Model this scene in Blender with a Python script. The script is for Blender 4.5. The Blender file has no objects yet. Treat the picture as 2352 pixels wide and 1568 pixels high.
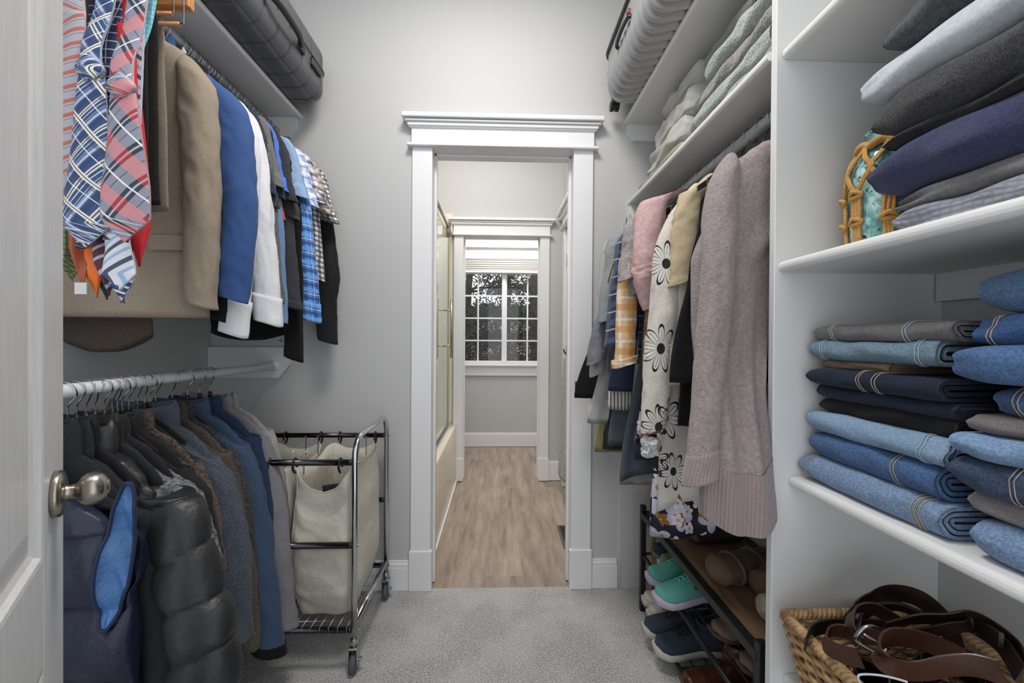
import bpy, bmesh, math, random
from mathutils import Vector, noise, Matrix
pi = math.pi
scn = bpy.context.scene
COL = scn.collection
random.seed(7)

# ------------------------------------------------------------------ camera, world, lights, exposure
F_PX, CAM_H = 950.0, 1.17
_yaw, _pitch, _roll = math.radians(1.81), -math.radians(.36), .0065
_f = Vector((math.sin(_yaw)*math.cos(_pitch), math.cos(_yaw)*math.cos(_pitch), math.sin(_pitch)))
_r0 = Vector((math.cos(_yaw), -math.sin(_yaw), 0)); _u0 = _r0.cross(_f)
_r = _r0*math.cos(_roll) + _u0*math.sin(_roll); _u = -_r0*math.sin(_roll) + _u0*math.cos(_roll)
cam = bpy.data.objects.new('camera', bpy.data.cameras.new('camera')); COL.objects.link(cam)
cam.matrix_world = Matrix(((_r.x, _u.x, -_f.x, 0), (_r.y, _u.y, -_f.y, 0), (_r.z, _u.z, -_f.z, CAM_H), (0, 0, 0, 1)))
cam.data.sensor_width = 36; cam.data.lens = 36*F_PX/2352; cam.data.clip_start = .02; cam.data.clip_end = 200
scn.camera = cam
scn.view_settings.view_transform = 'Standard'; scn.view_settings.look = 'None'
scn.view_settings.gamma = 1; scn.view_settings.exposure = 0.40; scn.view_settings.use_curve_mapping = False

w = bpy.data.worlds.new('sky'); scn.world = w; w.use_nodes = True
w.node_tree.nodes['Background'].inputs[0].default_value = (.92, .955, 1.0, 1)
w.node_tree.nodes['Background'].inputs[1].default_value = 1.15

def area(name, loc, size, power, color=(1, .97, .93), rot=(0, 0, 0), shape='DISK', spread=pi):
    d = bpy.data.lights.new(name, 'AREA'); d.shape = shape; d.size = size; d.energy = power; d.color = color; d.spread = spread
    o = bpy.data.objects.new(name, d); o.location = loc; o.rotation_euler = rot; COL.objects.link(o); return o
area('closet_ceiling_lamp', (-.10, .95, 2.93), .55, 20)
area('bathroom_ceiling_lamp', (-.2, 2.42, 2.93), .8, 17, (1, .97, .93))
area('window_room_fill', (.1, 3.95, 2.65), .5, 18.0)  # added fill to brighten the window room walls, no known fixture there

def ray(px, py):
    d = _r*((px-1176)/F_PX) + _u*((784-py)/F_PX) + _f
    return d/d.y
def at(px, py, Y): d = ray(px, py); return Vector((d.x*Y, Y, CAM_H + d.z*Y))
def YX(px, X): return X/ray(px, 778).x            # depth at which a thing at lateral distance X is seen

# ------------------------------------------------------------------ object helpers
def base(o):
    v = Vector((0, 0, 0))
    while o is not None: v += o.location; o = o.parent
    return v
def tag(o, label=None, cat=None, group=None, kind=None):
    if label: o['label'] = label
    if cat: o['category'] = cat
    if group: o['group'] = group
    if kind: o['kind'] = kind
    return o
def T(name, label, cat, loc, group=None, rz=0):
    o = bpy.data.objects.new(name, None); COL.objects.link(o); o.location = loc; o.rotation_euler = (0, 0, rz)
    o.empty_display_size = .05
    return tag(o, label, cat, group)
def M(name, v, f, mat, parent=None, local=False, uv=None, smooth=True, label=None):
    me = bpy.data.meshes.new(name)
    if parent is not None and not local:
        b = base(parent); v = [(p[0]-b.x, p[1]-b.y, p[2]-b.z) for p in v]
    me.from_pydata([tuple(p) for p in v], [], f)
    if uv:
        L = me.uv_layers.new(name='UVMap')
        for poly in me.polygons:
            for li in poly.loop_indices:
                L.data[li].uv = uv[me.loops[li].vertex_index]
    if smooth: me.polygons.foreach_set('use_smooth', [True]*len(me.polygons))
    me.materials.append(mat); me.update()
    o = bpy.data.objects.new(name, me); COL.objects.link(o)
    if parent is not None: o.parent = parent
    if label: o['label'] = label
    return o
class MB:
    def __init__(s): s.v = []; s.f = []
    def add(s, vf):
        n = len(s.v); s.v += [tuple(p) for p in vf[0]]; s.f += [tuple(i+n for i in q) for q in vf[1]]; return s
    def build(s, name, mat, parent=None, smooth=True, **k): return M(name, s.v, s.f, mat, parent, smooth=smooth, **k)
def box(x0, x1, y0, y1, z0, z1, bev=0, seg=2):
    bm = bmesh.new(); bmesh.ops.create_cube(bm, size=1)
    for v in bm.verts:
        v.co = Vector(((x0+x1)/2 + v.co.x*(x1-x0), (y0+y1)/2 + v.co.y*(y1-y0), (z0+z1)/2 + v.co.z*(z1-z0)))
    if bev: bmesh.ops.bevel(bm, geom=bm.edges[:], offset=bev, segments=seg, profile=.5, affect='EDGES')
    r = ([v.co.copy() for v in bm.verts], [tuple(v.index for v in f.verts) for f in bm.faces]); 
    bm.verts.index_update(); r = ([v.co.copy() for v in bm.verts], [tuple(v.index for v in f.verts) for f in bm.faces]); bm.free(); return r
def tube(pts, r, n=10, closed=False, caps=True):
    pts = [Vector(p) for p in pts]; V = []; Fc = []; m = len(pts)
    rr = r if isinstance(r, (list, tuple)) else [r]*m
    prev = None
    for i, p in enumerate(pts):
        if closed: t = pts[(i+1) % m] - pts[i-1]
        else: t = pts[min(i+1, m-1)] - pts[max(i-1, 0)]
        t = t.normalized() if t.length > 1e-9 else Vector((0, 0, 1))
        if prev is None:
            a = Vector((0, 0, 1)) if abs(t.z) < .9 else Vector((1, 0, 0)); nx = t.cross(a).normalized()
        else:
            nx = (prev - t*prev.dot(t)); nx = nx.normalized() if nx.length > 1e-6 else t.orthogonal().normalized()
        prev = nx; ny = t.cross(nx)
        for k in range(n):
            a = 2*pi*k/n; V.append(p + nx*(math.cos(a)*rr[i]) + ny*(math.sin(a)*rr[i]))
    for i in range(m if closed else m-1):
        j = (i+1) % m
        for k in range(n): Fc.append((i*n+k, i*n+(k+1) % n, j*n+(k+1) % n, j*n+k))
    if caps and not closed: Fc += [tuple(range(n))[::-1], tuple((m-1)*n+k for k in range(n))]
    return V, Fc
def smoothpath(P, n=8, closed=False):
    P = [Vector(p) for p in P]; out = []; m = len(P)
    for i in range(m if closed else m-1):
        if closed: a, b, c, d = P[i-1], P[i], P[(i+1) % m], P[(i+2) % m]
        else: a, b, c, d = P[max(i-1, 0)], P[i], P[i+1], P[min(i+2, m-1)]
        for k in range(n):
            t = k/n; out.append(.5*((2*b) + (-a+c)*t + (2*a-5*b+4*c-d)*t*t + (-a+3*b-3*c+d)*t**3))
    if not closed: out.append(P[-1])
    return out
def lathe(prof, c, n=32, axis='z'):
    V = []; Fc = []
    for r, h in prof:
        for k in range(n):
            a = 2*pi*k/n; q = (r*math.cos(a), r*math.sin(a), h)
            if axis == 'x': q = (h, q[0], q[1])
            if axis == 'y': q = (q[0], h, q[1])
            V.append(Vector(c)+Vector(q))
    for i in range(len(prof)-1):
        for k in range(n): Fc.append((i*n+k, i*n+(k+1) % n, (i+1)*n+(k+1) % n, (i+1)*n+k))
    Fc += [tuple(range(n))[::-1], tuple((len(prof)-1)*n+k for k in range(n))]
    return V, Fc
def rbox(c, size, r, seg=(20, 20, 8), disp=None, rot=None):
    """rounded box on a dense grid, disp(p, n) -> offset vector"""
    c = Vector(c); h = [s/2 for s in size]; idx = {}; V = []; Fc = []
    def vert(q):
        key = tuple(round(t, 5) for t in q)
        if key in idx: return idx[key]
        p = Vector([q[i]*h[i] for i in range(3)])
        inner = Vector([max(-(h[i]-r), min(h[i]-r, p[i])) for i in range(3)])
        d = p-inner; nrm = d.normalized() if d.length > 1e-9 else Vector((0, 0, 1))
        p = inner + nrm*r
        if disp: p = p + disp(p, nrm)
        if rot: p = rot @ p
        idx[key] = len(V); V.append(c+p); return idx[key]
    def warp(t, i):      # concentrate samples near the rounded rims
        return t
    for ax in range(3):
        a, b = (ax+1) % 3, (ax+2) % 3
        for sgn in (-1, 1):
            na, nb = seg[a], seg[b]
            for i in range(na):
                for j in range(nb):
                    q = []
                    for (ii, jj) in ((i, j), (i+1, j), (i+1, j+1), (i, j+1)):
                        t = [0, 0, 0]; t[ax] = sgn; t[a] = -1+2*ii/na; t[b] = -1+2*jj/nb; q.append(vert(t))
                    Fc.append(tuple(q) if sgn > 0 else tuple(q[::-1]))
    return V, Fc
def N3(x, y, z, s=0): return noise.noise(Vector((x+s*7.31, y-s*3.17, z+s*1.93)))
def lerp(a, b, t): return a+(b-a)*t
def interp(tab, t):
    if t <= tab[0][0]: return list(tab[0][1:])
    for a, b in zip(tab, tab[1:]):
        if t <= b[0]:
            k = (t-a[0])/(b[0]-a[0]); k = k*k*(3-2*k)*.5+k*.5
            return [lerp(p, q, k) for p, q in zip(a[1:], b[1:])]
    return list(tab[-1][1:])
def loft(rings, cap0=True, cap1=True):
    """rings: closed point lists; returns verts, faces, uv in metres"""
    n = len(rings[0]); V = []; Fc = []; uv = []; vv = 0
    for i, R in enumerate(rings):
        if i: vv += (Vector(R[0])-Vector(rings[i-1][0])).length*.5 + (Vector(R[n//2])-Vector(rings[i-1][n//2])).length*.5
        u = 0
        for k, p in enumerate(R):
            V.append(p); uv.append((u, vv)); u += (Vector(R[(k+1) % n])-Vector(p)).length
    for i in range(len(rings)-1):
        for k in range(n): Fc.append((i*n+k, i*n+(k+1) % n, (i+1)*n+(k+1) % n, (i+1)*n+k))
    if cap0: Fc.append(tuple(range(n))[::-1])
    if cap1: Fc.append(tuple((len(rings)-1)*n+k for k in range(n)))
    return V, Fc, uv

# ------------------------------------------------------------------ materials
def lin(c):
    if isinstance(c, str): c = [int(c[i:i+2], 16)/255 for i in (0, 2, 4)]
    return tuple(((x/12.92) if x <= .04045 else ((x+.055)/1.055)**2.4) for x in c)
class NT:
    def __init__(s, name):
        s.m = bpy.data.materials.new(name); s.m.use_nodes = True; s.t = s.m.node_tree; s.n = s.t.nodes; s.b = s.n['Principled BSDF']
        s.cache = {}
    def node(s, typ, **k):
        o = s.n.new(typ)
        for a, b in k.items(): setattr(o, a, b)
        return o
    def link(s, a, b): s.t.links.new(a, b)
    def setin(s, inp, v):
        if hasattr(v, 'is_output'): s.link(v, inp)
        else: inp.default_value = v
    def math(s, op, a, b=0.0, c=None):
        o = s.node('ShaderNodeMath', operation=op); s.setin(o.inputs[0], a); s.setin(o.inputs[1], b)
        if c is not None: s.setin(o.inputs[2], c)
        return o.outputs[0]
    def mix(s, fac, a, b):
        o = s.node('ShaderNodeMix', data_type='RGBA'); s.setin(o.inputs[0], fac)
        s.setin(o.inputs[6], (*a, 1) if isinstance(a, tuple) else a); s.setin(o.inputs[7], (*b, 1) if isinstance(b, tuple) else b)
        return o.outputs[2]
    def coord(s, which='Object', scale=(1, 1, 1), rot=(0, 0, 0)):
        tc = s.node('ShaderNodeTexCoord'); mp = s.node('ShaderNodeMapping'); s.link(tc.outputs[which], mp.inputs[0])
        mp.inputs['Scale'].default_value = scale; mp.inputs['Rotation'].default_value = rot; return mp.outputs[0]
    def noise(s, vec, scale, detail=3, rough=.5):
        o = s.node('ShaderNodeTexNoise'); s.link(vec, o.inputs['Vector']); o.inputs['Scale'].default_value = scale
        o.inputs['Detail'].default_value = detail; o.inputs['Roughness'].default_value = rough; return o.outputs[0]
    def ramp(s, fac, stops):
        o = s.node('ShaderNodeValToRGB'); s.link(fac, o.inputs[0]); e = o.color_ramp.elements
        while len(e) < len(stops): e.new(.5)
        for i, (p, c) in enumerate(stops): e[i].position = p; e[i].color = (*c, 1) if len(c) == 3 else c
        return o.outputs[0]
    def maprange(s, v, a, b, c=0.0, d=1.0):
        o = s.node('ShaderNodeMapRange'); s.link(v, o.inputs[0])
        for i, x in enumerate((a, b, c, d)): o.inputs[i+1].default_value = x
        return o.outputs[0]
    def bump(s, h, strength=.3, dist=.002):
        o = s.node('ShaderNodeBump'); s.link(h, o.inputs['Height']); o.inputs['Strength'].default_value = strength
        o.inputs['Distance'].default_value = dist
        if s.b.inputs['Normal'].links: s.link(s.b.inputs['Normal'].links[0].from_socket, o.inputs['Normal'])
        s.link(o.outputs[0], s.b.inputs['Normal']); return s
    def fin(s, color=None, rough=.6, metal=0, spec=.5, sheen=0):
        if color is not None: s.setin(s.b.inputs['Base Color'], (*color, 1) if isinstance(color, tuple) else color)
        s.setin(s.b.inputs['Roughness'], rough); s.b.inputs['Metallic'].default_value = metal
        s.b.inputs['Specular IOR Level'].default_value = spec
        if sheen: s.b.inputs['Sheen Weight'].default_value = sheen; s.b.inputs['Sheen Roughness'].default_value = .6
        return s.m
def paint(name, c, rough=.5, bump=.08, scale=220):
    t = NT(name); v = t.coord(); t.bump(t.noise(v, scale, 2), bump, .001); return t.fin(lin(c), rough)
def plain(name, c, rough=.5, metal=0, spec=.5): return NT(name).fin(lin(c), rough, metal, spec)
_mc = {}
def cloth(c, c2=None, rough=.92, scale=900, hs=350, bump=.35, sheen=.05, wr=.28, spec=.15, wrs=14, dist=.0012):
    """woven or knitted cloth: yarn speckle, heather second colour, soft creases"""
    key = (c, c2, rough, scale, hs, bump, sheen, wr, wrs, dist)
    if key in _mc: return _mc[key]
    t = NT('cloth_'+c); v = t.coord()
    a = lin(c); b = lin(c2) if c2 else tuple(min(1, x*1.22+.002) for x in a)
    def calm(q): L_ = .3*q[0]+.5*q[1]+.2*q[2]; return tuple((lerp(x, L_, .24))*.92 for x in q)
    a, b = calm(a), calm(b)
    nz = t.noise(v, hs, 3, .7)
    col = t.mix(t.maprange(nz, .38, .62), a, b)
    t.bump(t.noise(v, wrs, 4, .6), wr, .012)
    t.bump(t.noise(v, scale, 2, .6), bump, dist)
    _mc[key] = t.fin(col, rough, 0, spec, sheen); return _mc[key]
def bands(name, ground, bu, bv, pu, pv, rot=0.0, rough=.85, spec=.2, coord='UV', cross=(), alpha=.75):
    """plaid / stripes: bu, bv = lists of (centre, width, colour) inside one period"""
    t = NT(name); v = t.coord(coord, rot=(0, 0, rot)); sp = t.node('ShaderNodeSeparateXYZ'); t.link(v, sp.inputs[0])
    col = lin(ground)
    A, B = sp.outputs[0], (sp.outputs[2] if coord == 'Object' else sp.outputs[1])
    for axis, per, lst in ((A, pu, bu), (B, pv, bv)):
        if not lst: continue
        fr = t.math('FRACT', t.math('DIVIDE', axis, per))
        for cc in lst:
            c0, wd, c = cc[:3]; al = cc[3] if len(cc) > 3 else alpha
            m = t.math('LESS_THAN', t.math('ABSOLUTE', t.math('SUBTRACT', fr, c0)), wd/2)
            col = t.mix(t.math('MULTIPLY', m, al), col, lin(c))
    for uc, uw, vc, vw, c in cross:
        mm = [t.math('LESS_THAN', t.math('ABSOLUTE', t.math('SUBTRACT', t.math('FRACT', t.math('DIVIDE', ax_, pr_)), c0_)), w_/2) for ax_, pr_, c0_, w_ in ((A, pu, uc, uw), (B, pv, vc, vw))]
        col = t.mix(t.math('MULTIPLY', t.math('MULTIPLY', mm[0], mm[1]), .92), col, lin(c))
    ob = t.coord()
    t.bump(t.noise(ob, 14, 4, .6), .25, .01); t.bump(t.noise(ob, 900, 2), .25, .001)
    return t.fin(col, rough, 0, spec, .1)

WALL = paint('wall_paint', (.755, .755, .755), .6, .12, 140)
CEIL = paint('ceiling_paint', (.86, .86, .86), .8)
TRIM = paint('trim_paint', (.91, .91, .915), .32, .03, 60)
SHELF = paint('shelf_paint', (.86, .86, .855), .42, .06, 180)
CREAM = plain('shower_acrylic', (.90, .86, .77), .22)
BLACKM = plain('black_metal', (.13, .13, .135), .45, .3)
CHROME = plain('chrome', (.80, .80, .81), .16, 1)
NICKEL = NT('brushed_nickel'); _v = NICKEL.coord(scale=(1, 40, 1)); NICKEL.bump(NICKEL.noise(_v, 60, 3), .06, .001); NICKEL = NICKEL.fin(lin((.66, .63, .59)), .27, 1)
WIRE = plain('steel_wire', (.70, .70, .71), .25, 1)
VELVET = cloth('0b0b0d', '141417', sheen=.2)
BLKP = plain('black_plastic', (.07, .07, .075), .4)
RUBBER = plain('grey_rubber', (.30, .32, .34), .6)
PINE = NT('hanger_wood'); _v = PINE.coord(scale=(1, 14, 14)); PINE = PINE.fin(PINE.mix(PINE.maprange(PINE.noise(_v, 9, 4), .35, .65), lin((.68, .44, .24)), lin((.80, .58, .36))), .4)
# ------------------------------------------------------------------ the rooms
BW, LW, RW, CZ = 1.94, -1.32, 1.0, 2.95
def S(name, vf, mat, parent=None, smooth=False):
    o = M(name, vf[0], vf[1], mat, parent, smooth=smooth)
    if parent is None: o['kind'] = 'structure'
    return o
# carpet
t = NT('grey_carpet'); v = t.coord()
n1 = t.noise(v, 190, 2, .6); n2 = t.noise(v, 55, 3, .6); n3 = t.noise(v, 5, 2)
c = t.mix(t.maprange(n1, .36, .64), lin((.44, .435, .43)), lin((.82, .82, .81)))
c = t.mix(t.math('MULTIPLY', t.maprange(n2, .4, .62), .5), c, lin((.60, .595, .59)))
c = t.mix(t.math('MULTIPLY', t.maprange(n3, .4, .6), .22), c, lin((.86, .86, .86)))
t.bump(n1, .9, .006); t.bump(n2, .5, .006)
CARPET = t.fin(c, 1.0, 0, .05, .3)
# planks
t = NT('oak_planks'); tc = t.node('ShaderNodeTexCoord'); mp = t.node('ShaderNodeMapping'); t.link(tc.outputs['Object'], mp.inputs[0])
mp.inputs['Rotation'].default_value = (0, 0, pi/2); mp.inputs['Location'].default_value = (.37, .055, 0)
br = t.node('ShaderNodeTexBrick'); t.link(mp.outputs[0], br.inputs['Vector'])
br.inputs['Scale'].default_value = 1; br.inputs['Brick Width'].default_value = 1.22; br.inputs['Row Height'].default_value = .178
br.inputs['Mortar Size'].default_value = .0006; br.inputs['Color1'].default_value = (0, 0, 0, 1); br.inputs['Color2'].default_value = (1, 1, 1, 1); br.inputs['Mortar'].default_value = (.3, .3, .3, 1)
br.offset = .37
vec = t.node('ShaderNodeVectorMath', operation='MULTIPLY'); t.link(mp.outputs[0], vec.inputs[0]); vec.inputs[1].default_value = (1.1, 7.5, 1)
sh = t.node('ShaderNodeVectorMath', operation='MULTIPLY_ADD'); t.link(br.outputs[0], sh.inputs[0]); sh.inputs[1].default_value = (7, 4, 3); t.link(vec.outputs[0], sh.inputs[2])
g1 = t.noise(sh.outputs[0], 2.6, 6, .65); 
vec2 = t.node('ShaderNodeVectorMath', operation='MULTIPLY'); t.link(sh.outputs[0], vec2.inputs[0]); vec2.inputs[1].default_value = (1.5, 14, 1)
g2 = t.noise(vec2.outputs[0], 6, 4, .7)
c = t.ramp(g1, [(.28, lin((.44, .385, .34))), (.43, lin((.58, .52, .465))), (.6, lin((.67, .61, .555))), (.75, lin((.75, .69, .635)))])
c = t.mix(t.math('MULTIPLY', t.maprange(g2, .35, .65), .28), c, lin((.44, .39, .35)))
c = t.mix(t.math('MULTIPLY', br.outputs[0], .22), c, lin((.50, .455, .415)))
t.bump(g2, .08, .001)
PLANK = t.fin(c, .38, 0, .4)
S('floor', box(LW-.1, RW+.1, -1.0, BW, -.06, 0), CARPET)
S('floor_bathroom', box(-1.3, .9, BW, 4.52, -.06, -.004), PLANK)
S('ceiling', box(LW-.1, RW+.1, -.1, BW+.1, CZ, CZ+.05), CEIL)
S('ceiling_bathroom', box(-1.5, 1.3, BW+.1, 3.45, CZ, CZ+.05), CEIL)
S('ceiling_window_room', box(-1.5, 1.3, 3.45, 4.7, 2.72, 2.78), CEIL)
S('wall_left', box(LW-.1, LW, -.1, BW+.12, 0, CZ), WALL)
S('wall_right', box(RW, RW+.1, -.1, BW+.12, 0, CZ), WALL)
OX0, OX1, OZ = -.312, .343, 2.05
m = MB(); m.add(box(LW, OX0-.015, BW, BW+.12, 0, CZ)).add(box(OX1+.015, RW, BW, BW+.12, 0, CZ)).add(box(OX0-.015, OX1+.015, BW, BW+.12, OZ+.015, CZ))
S('wall_back', (m.v, m.f), WALL)
def casing(nm, x0, x1, z, Y, d=.018, ww=.092, plinth=True, lip=.035):
    """craftsman door casing on the wall face at depth Y (towards the camera)"""
    m = MB()
    for a, b in ((x0-ww, x0), (x1, x1+ww)):
        m.add(box(a, b, Y-d, Y, 0, z, .002))
        if plinth: m.add(box(a-.006, b+.006, Y-d-.007, Y, 0, .185, .003))
    W0, W1 = x0-ww, x1+ww
    m.add(box(W0-.022, W1+.022, Y-d-.022, Y, z, z+.013, .004))
    m.add(box(W0-.003, W1+.003, Y-d-.004, Y, z+.013, z+.088, .001))
    m.add(box(W0-.012, W1+.012, Y-d-.012, Y, z+.086, z+.094, .003))
    # sloping crown
    for k, (o0, o1, za, zb) in enumerate(((.008, .02, .092, .108), (.022, .030, .108, .118), (.033, .042, .121, .142))):
        m.add(box(W0-o1, W1+o1, Y-d-o1, Y, z+za, z+zb, .004))
    S(nm, (m.v, m.f), TRIM)
casing('trim_1', OX0, OX1, OZ, BW)
m = MB(); m.add(box(OX0-.015, OX0, BW-.004, BW+.125, 0, OZ)).add(box(OX1, OX1+.015, BW-.004, BW+.125, 0, OZ)).add(box(OX0-.015, OX1+.015, BW-.004, BW+.125, OZ, OZ+.015))
m.add(box(OX0, OX0+.011, BW+.05, BW+.085, 0, OZ, .002)).add(box(OX1-.011, OX1, BW+.05, BW+.085, 0, OZ, .002)).add(box(OX0, OX1, BW+.05, BW+.085, OZ-.011, OZ, .002))
S('trim_2', (m.v, m.f), TRIM)
def baseb(nm, x0, x1, Y, h=.135, d=.014):
    m = MB(); m.add(box(x0, x1, Y-d, Y, 0, h-.03, .001)).add(box(x0, x1, Y-d*.75, Y, h-.03, h-.012, .004)).add(box(x0, x1, Y-d*.5, Y, h-.014, h, .003))
    S(nm, (m.v, m.f), TRIM)
baseb('baseboard_back_left', LW, OX0-.098, BW); baseb('baseboard_back_right', OX1+.098, .565, BW)
m = MB(); m.add(box(LW, LW+.014, 0, BW, 0, .13, .003)); S('baseboard_left', (m.v, m.f), TRIM)
# bathroom: second wall with opening
W2 = 3.42
P0, P1 = -.295, .335
m = MB(); m.add(box(-1.4, P0-.012, W2, W2+.11, 0, CZ)).add(box(P1+.012, 1.2, W2, W2+.11, 0, CZ)).add(box(P0-.012, P1+.012, W2, W2+.11, 2.03, CZ))
S('wall_bathroom_back', (m.v, m.f), WALL)
casing('trim_3', P0, P1, 2.012, W2, ww=.078)
m = MB(); m.add(box(P0-.012, P0, W2-.003, W2+.113, 0, 2.012)).add(box(P1, P1+.012, W2-.003, W2+.113, 0, 2.012)).add(box(P0-.012, P1+.012, W2-.003, W2+.113, 2.012, 2.03))
m.add(box(P0, P0+.011, W2+.04, W2+.075, 0, 2.012, .002)).add(box(P1-.011, P1, W2+.04, W2+.075, 0, 2.012, .002))
S('trim_4', (m.v, m.f), TRIM)
baseb('baseboard_bathroom', P1+.084, .53, W2, .16)
BR = .53
m = MB(); m.add(box(BR, BR+.1, BW+.12, 2.50, 0, CZ)).add(box(BR, BR+.1, 3.26, W2, 0, CZ)).add(box(BR, BR+.1, 2.50, 3.26, 2.05, CZ))
S('wall_bathroom_right', (m.v, m.f), WALL)
S('wall_bathroom_left', box(-1.42, -1.32, BW+.12, W2, 0, CZ), CREAM)
# side door casing + door on the right bathroom wall
m = MB()
for a, b in ((3.26, 3.35), (2.41, 2.50)):
    m.add(box(BR-.018, BR, a, b, 0, 2.05, .002))
m.add(box(BR-.04, BR, 2.39, 3.372, 2.05, 2.063, .004)).add(box(BR-.022, BR, 2.41, 3.352, 2.063, 2.138, .001)).add(box(BR-.045, BR, 2.385, 3.375, 2.138, 2.158, .006)).add(box(BR-.065, BR, 2.37, 3.39, 2.165, 2.19, .006))
m.add(box(BR, BR+.1, 3.24, 3.262, 0, 2.05)).add(box(BR, BR+.1, 2.498, 2.515, 0, 2.05)).add(box(BR, BR+.1, 2.5, 3.26, 2.035, 2.05))
S('trim_5', (m.v, m.f), TRIM)
d1 = T('door_1', 'white panel door on black hinges in the bathroom side wall', 'door', (BR+.02, 3.235, 0)); d1['kind'] = 'structure'
m = MB(); m.add(box(BR+.012, BR+.047, 2.52, 3.238, .012, 2.03, .002))
for z0, z1 in ((.2, .95), (1.1, 1.9)):
    m.add(box(BR+.006, BR+.014, 2.64, 3.12, z0, z1, .004))
m.build('door_leaf', TRIM, d1, False)
for z in (1.79, 1.07, .25):
    MB().add(box(BR+.0, BR+.014, 3.228, 3.25, z-.05, z+.05, .002)).build('hinge', BLACKM, d1, False)
tw = T('bath_towel', 'long grey textured towel hanging inside the bathroom doorway', 'towel', (.475, 2.95, 1.02))
rings = []
for i in range(40):
    q = i/39; ring = []
    hw = .09+.03*q; hd = .022+.004*math.sin(q*9)
    for k in range(36):
        a = 2*pi*k/36; y = 2.93+hw*math.cos(a); ring.append((.487-.03*q+hd*math.sin(a)*.8+.006*math.sin(y*110+q*2), y, 1.05-q*.86))
    rings.append(ring)
V, Fc, uv = loft(rings); M('towel_cloth', V, Fc, cloth('9a9b9c', 'c9c9c9', hs=90, scale=150, bump=.9, dist=.006), tw)
hk = MB().add(tube([(BR, 2.93, 1.07), (.47, 2.93, 1.07), (.46, 2.93, 1.10)], .006)); hk.build('hook', BLACKM, tw)
# tub with glass screen
tb = T('bathtub_shower', 'cream tub surround behind the left jamb of the doorway', 'shower', (-.8, 2.7, 0))
MB().add(box(-1.31, -.345, BW+.13, W2-.004, 0, .47, .012, 3)).build('tub', CREAM, tb)
MB().add(box(-1.31, -.385, W2-.02, W2-.002, .47, 2.19, .003)).build('surround_panel', CREAM, tb, False)
MB().add(box(-.345, -.335, BW+.13, W2-.03, -.003, .016, .003)).build('quarter_round', TRIM, tb, False)
gs = T('shower_screen', 'clear sliding glass shower screen with bar handle on the tub edge', 'shower screen', (-.40, 2.7, .47))
t = NT('screen_glass'); t.b.inputs['Transmission Weight'].default_value = 1; t.b.inputs['IOR'].default_value = 1.2; GLASS = t.fin(lin((.93, .97, .95)), .02)
MB().add(box(-.403, -.397, 2.25, 3.385, .50, 1.98)).build('glass_panel', GLASS, gs, False)
MB().add(box(-.42, -.38, BW+.14, 3.40, .47, .492, .003)).build('bottom_track', CHROME, gs, False)
MB().add(tube([(-.385, BW+.14, 2.005), (-.385, 3.40, 2.005)], .011)).add(tube([(-.385, 3.12, 2.03), (-.385, 3.12, 1.93)], .02)).build('top_rail', NICKEL, gs)
MB().add(tube([(-.345, 3.02, 1.03), (-.345, 3.02, 1.455)], .0095)).build('bar_handle', NICKEL, gs)
for z in (1.115, 1.375):
    MB().add(tube([(-.40, 3.02, z), (-.345, 3.02, z)], .006)).build('standoff', NICKEL, gs)
vt = T('floor_vent', 'dark slotted floor register in the bathroom planks', 'vent', (.40, 2.45, 0))
MB().add(box(.37, .47, 2.30, 2.58, -.003, .003, .001)).build('frame', plain('vent_metal', (.42, .39, .36), .4, .5), vt, False)
m = MB()
for i in range(13): m.add(box(.385, .455, 2.32+i*.019, 2.328+i*.019, .002, .0055))
m.build('slot_bars', BLACKM, vt, False)
# window room
WY = 4.50
X0, X1, Z0, Z1 = -.50, .60, .905, 2.02
m = MB(); m.add(box(-1.4, X0, WY, WY+.14, 0, 2.72)).add(box(X1, 1.3, WY, WY+.14, 0, 2.72)).add(box(X0, X1, WY, WY+.14, 0, Z0)).add(box(X0, X1, WY, WY+.14, Z1, 2.72))
S('wall_window', (m.v, m.f), WALL)
S('wall_window_room_left', box(-1.4, -1.3, W2+.11, WY, 0, 2.72), WALL); S('wall_window_room_right', box(1.2, 1.3, W2+.11, WY, 0, 2.72), WALL)
baseb('baseboard_window', -1.3, 1.2, WY, .15)
m = MB(); m.add(box(X0-.08, X1+.08, WY-.018, WY, 2.03, 2.16, .004)).add(box(X0-.10, X1+.10, WY-.05, WY, 2.15, 2.175, .006)).add(box(X0-.08, X0, WY-.018, WY, Z0-.02, 2.03, .002)).add(box(X1, X1+.08, WY-.018, WY, Z0-.02, 2.03, .002))
m.add(box(X0-.08, X1+.08, WY-.018, WY, Z0-.135, Z0-.03, .003)).add(box(X0-.1, X1+.1, WY-.045, WY+.03, Z0-.032, Z0-.008, .005))
S('trim_6', (m.v, m.f), TRIM)
wn = T('window_1', 'white slider window with grid bars', 'window', (.05, WY+.05, Z0)); wn['kind'] = 'structure'
m = MB()
for a in (box(X0, X0+.03, WY+.03, WY+.09, Z0, Z1), box(X1-.03, X1, WY+.03, WY+.09, Z0, Z1), box(X0, X1, WY+.03, WY+.09, Z0-.01, Z0+.022), box(X0, X1, WY+.03, WY+.09, Z1-.03, Z1), box(.03, .072, WY+.02, WY+.085, Z0, Z1, .003), box(.072, .085, WY+.035, WY+.07, Z0, Z1)):
    m.add(a)
m.build('window_frame', TRIM, wn, False)
m = MB()
for x in (-.23, .312): m.add(box(x-.008, x+.008, WY+.05, WY+.062, Z0, Z1))
for z in (Z0+.245, Z0+.49, Z0+.735, Z0+.98): m.add(box(X0, X1, WY+.049, WY+.061, z-.008, z+.008))
m.build('muntins', TRIM, wn, False)
t = NT('window_glass'); tr = t.node('ShaderNodeBsdfTransparent'); gl = t.node('ShaderNodeBsdfGlossy'); gl.inputs['Roughness'].default_value = .02
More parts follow.
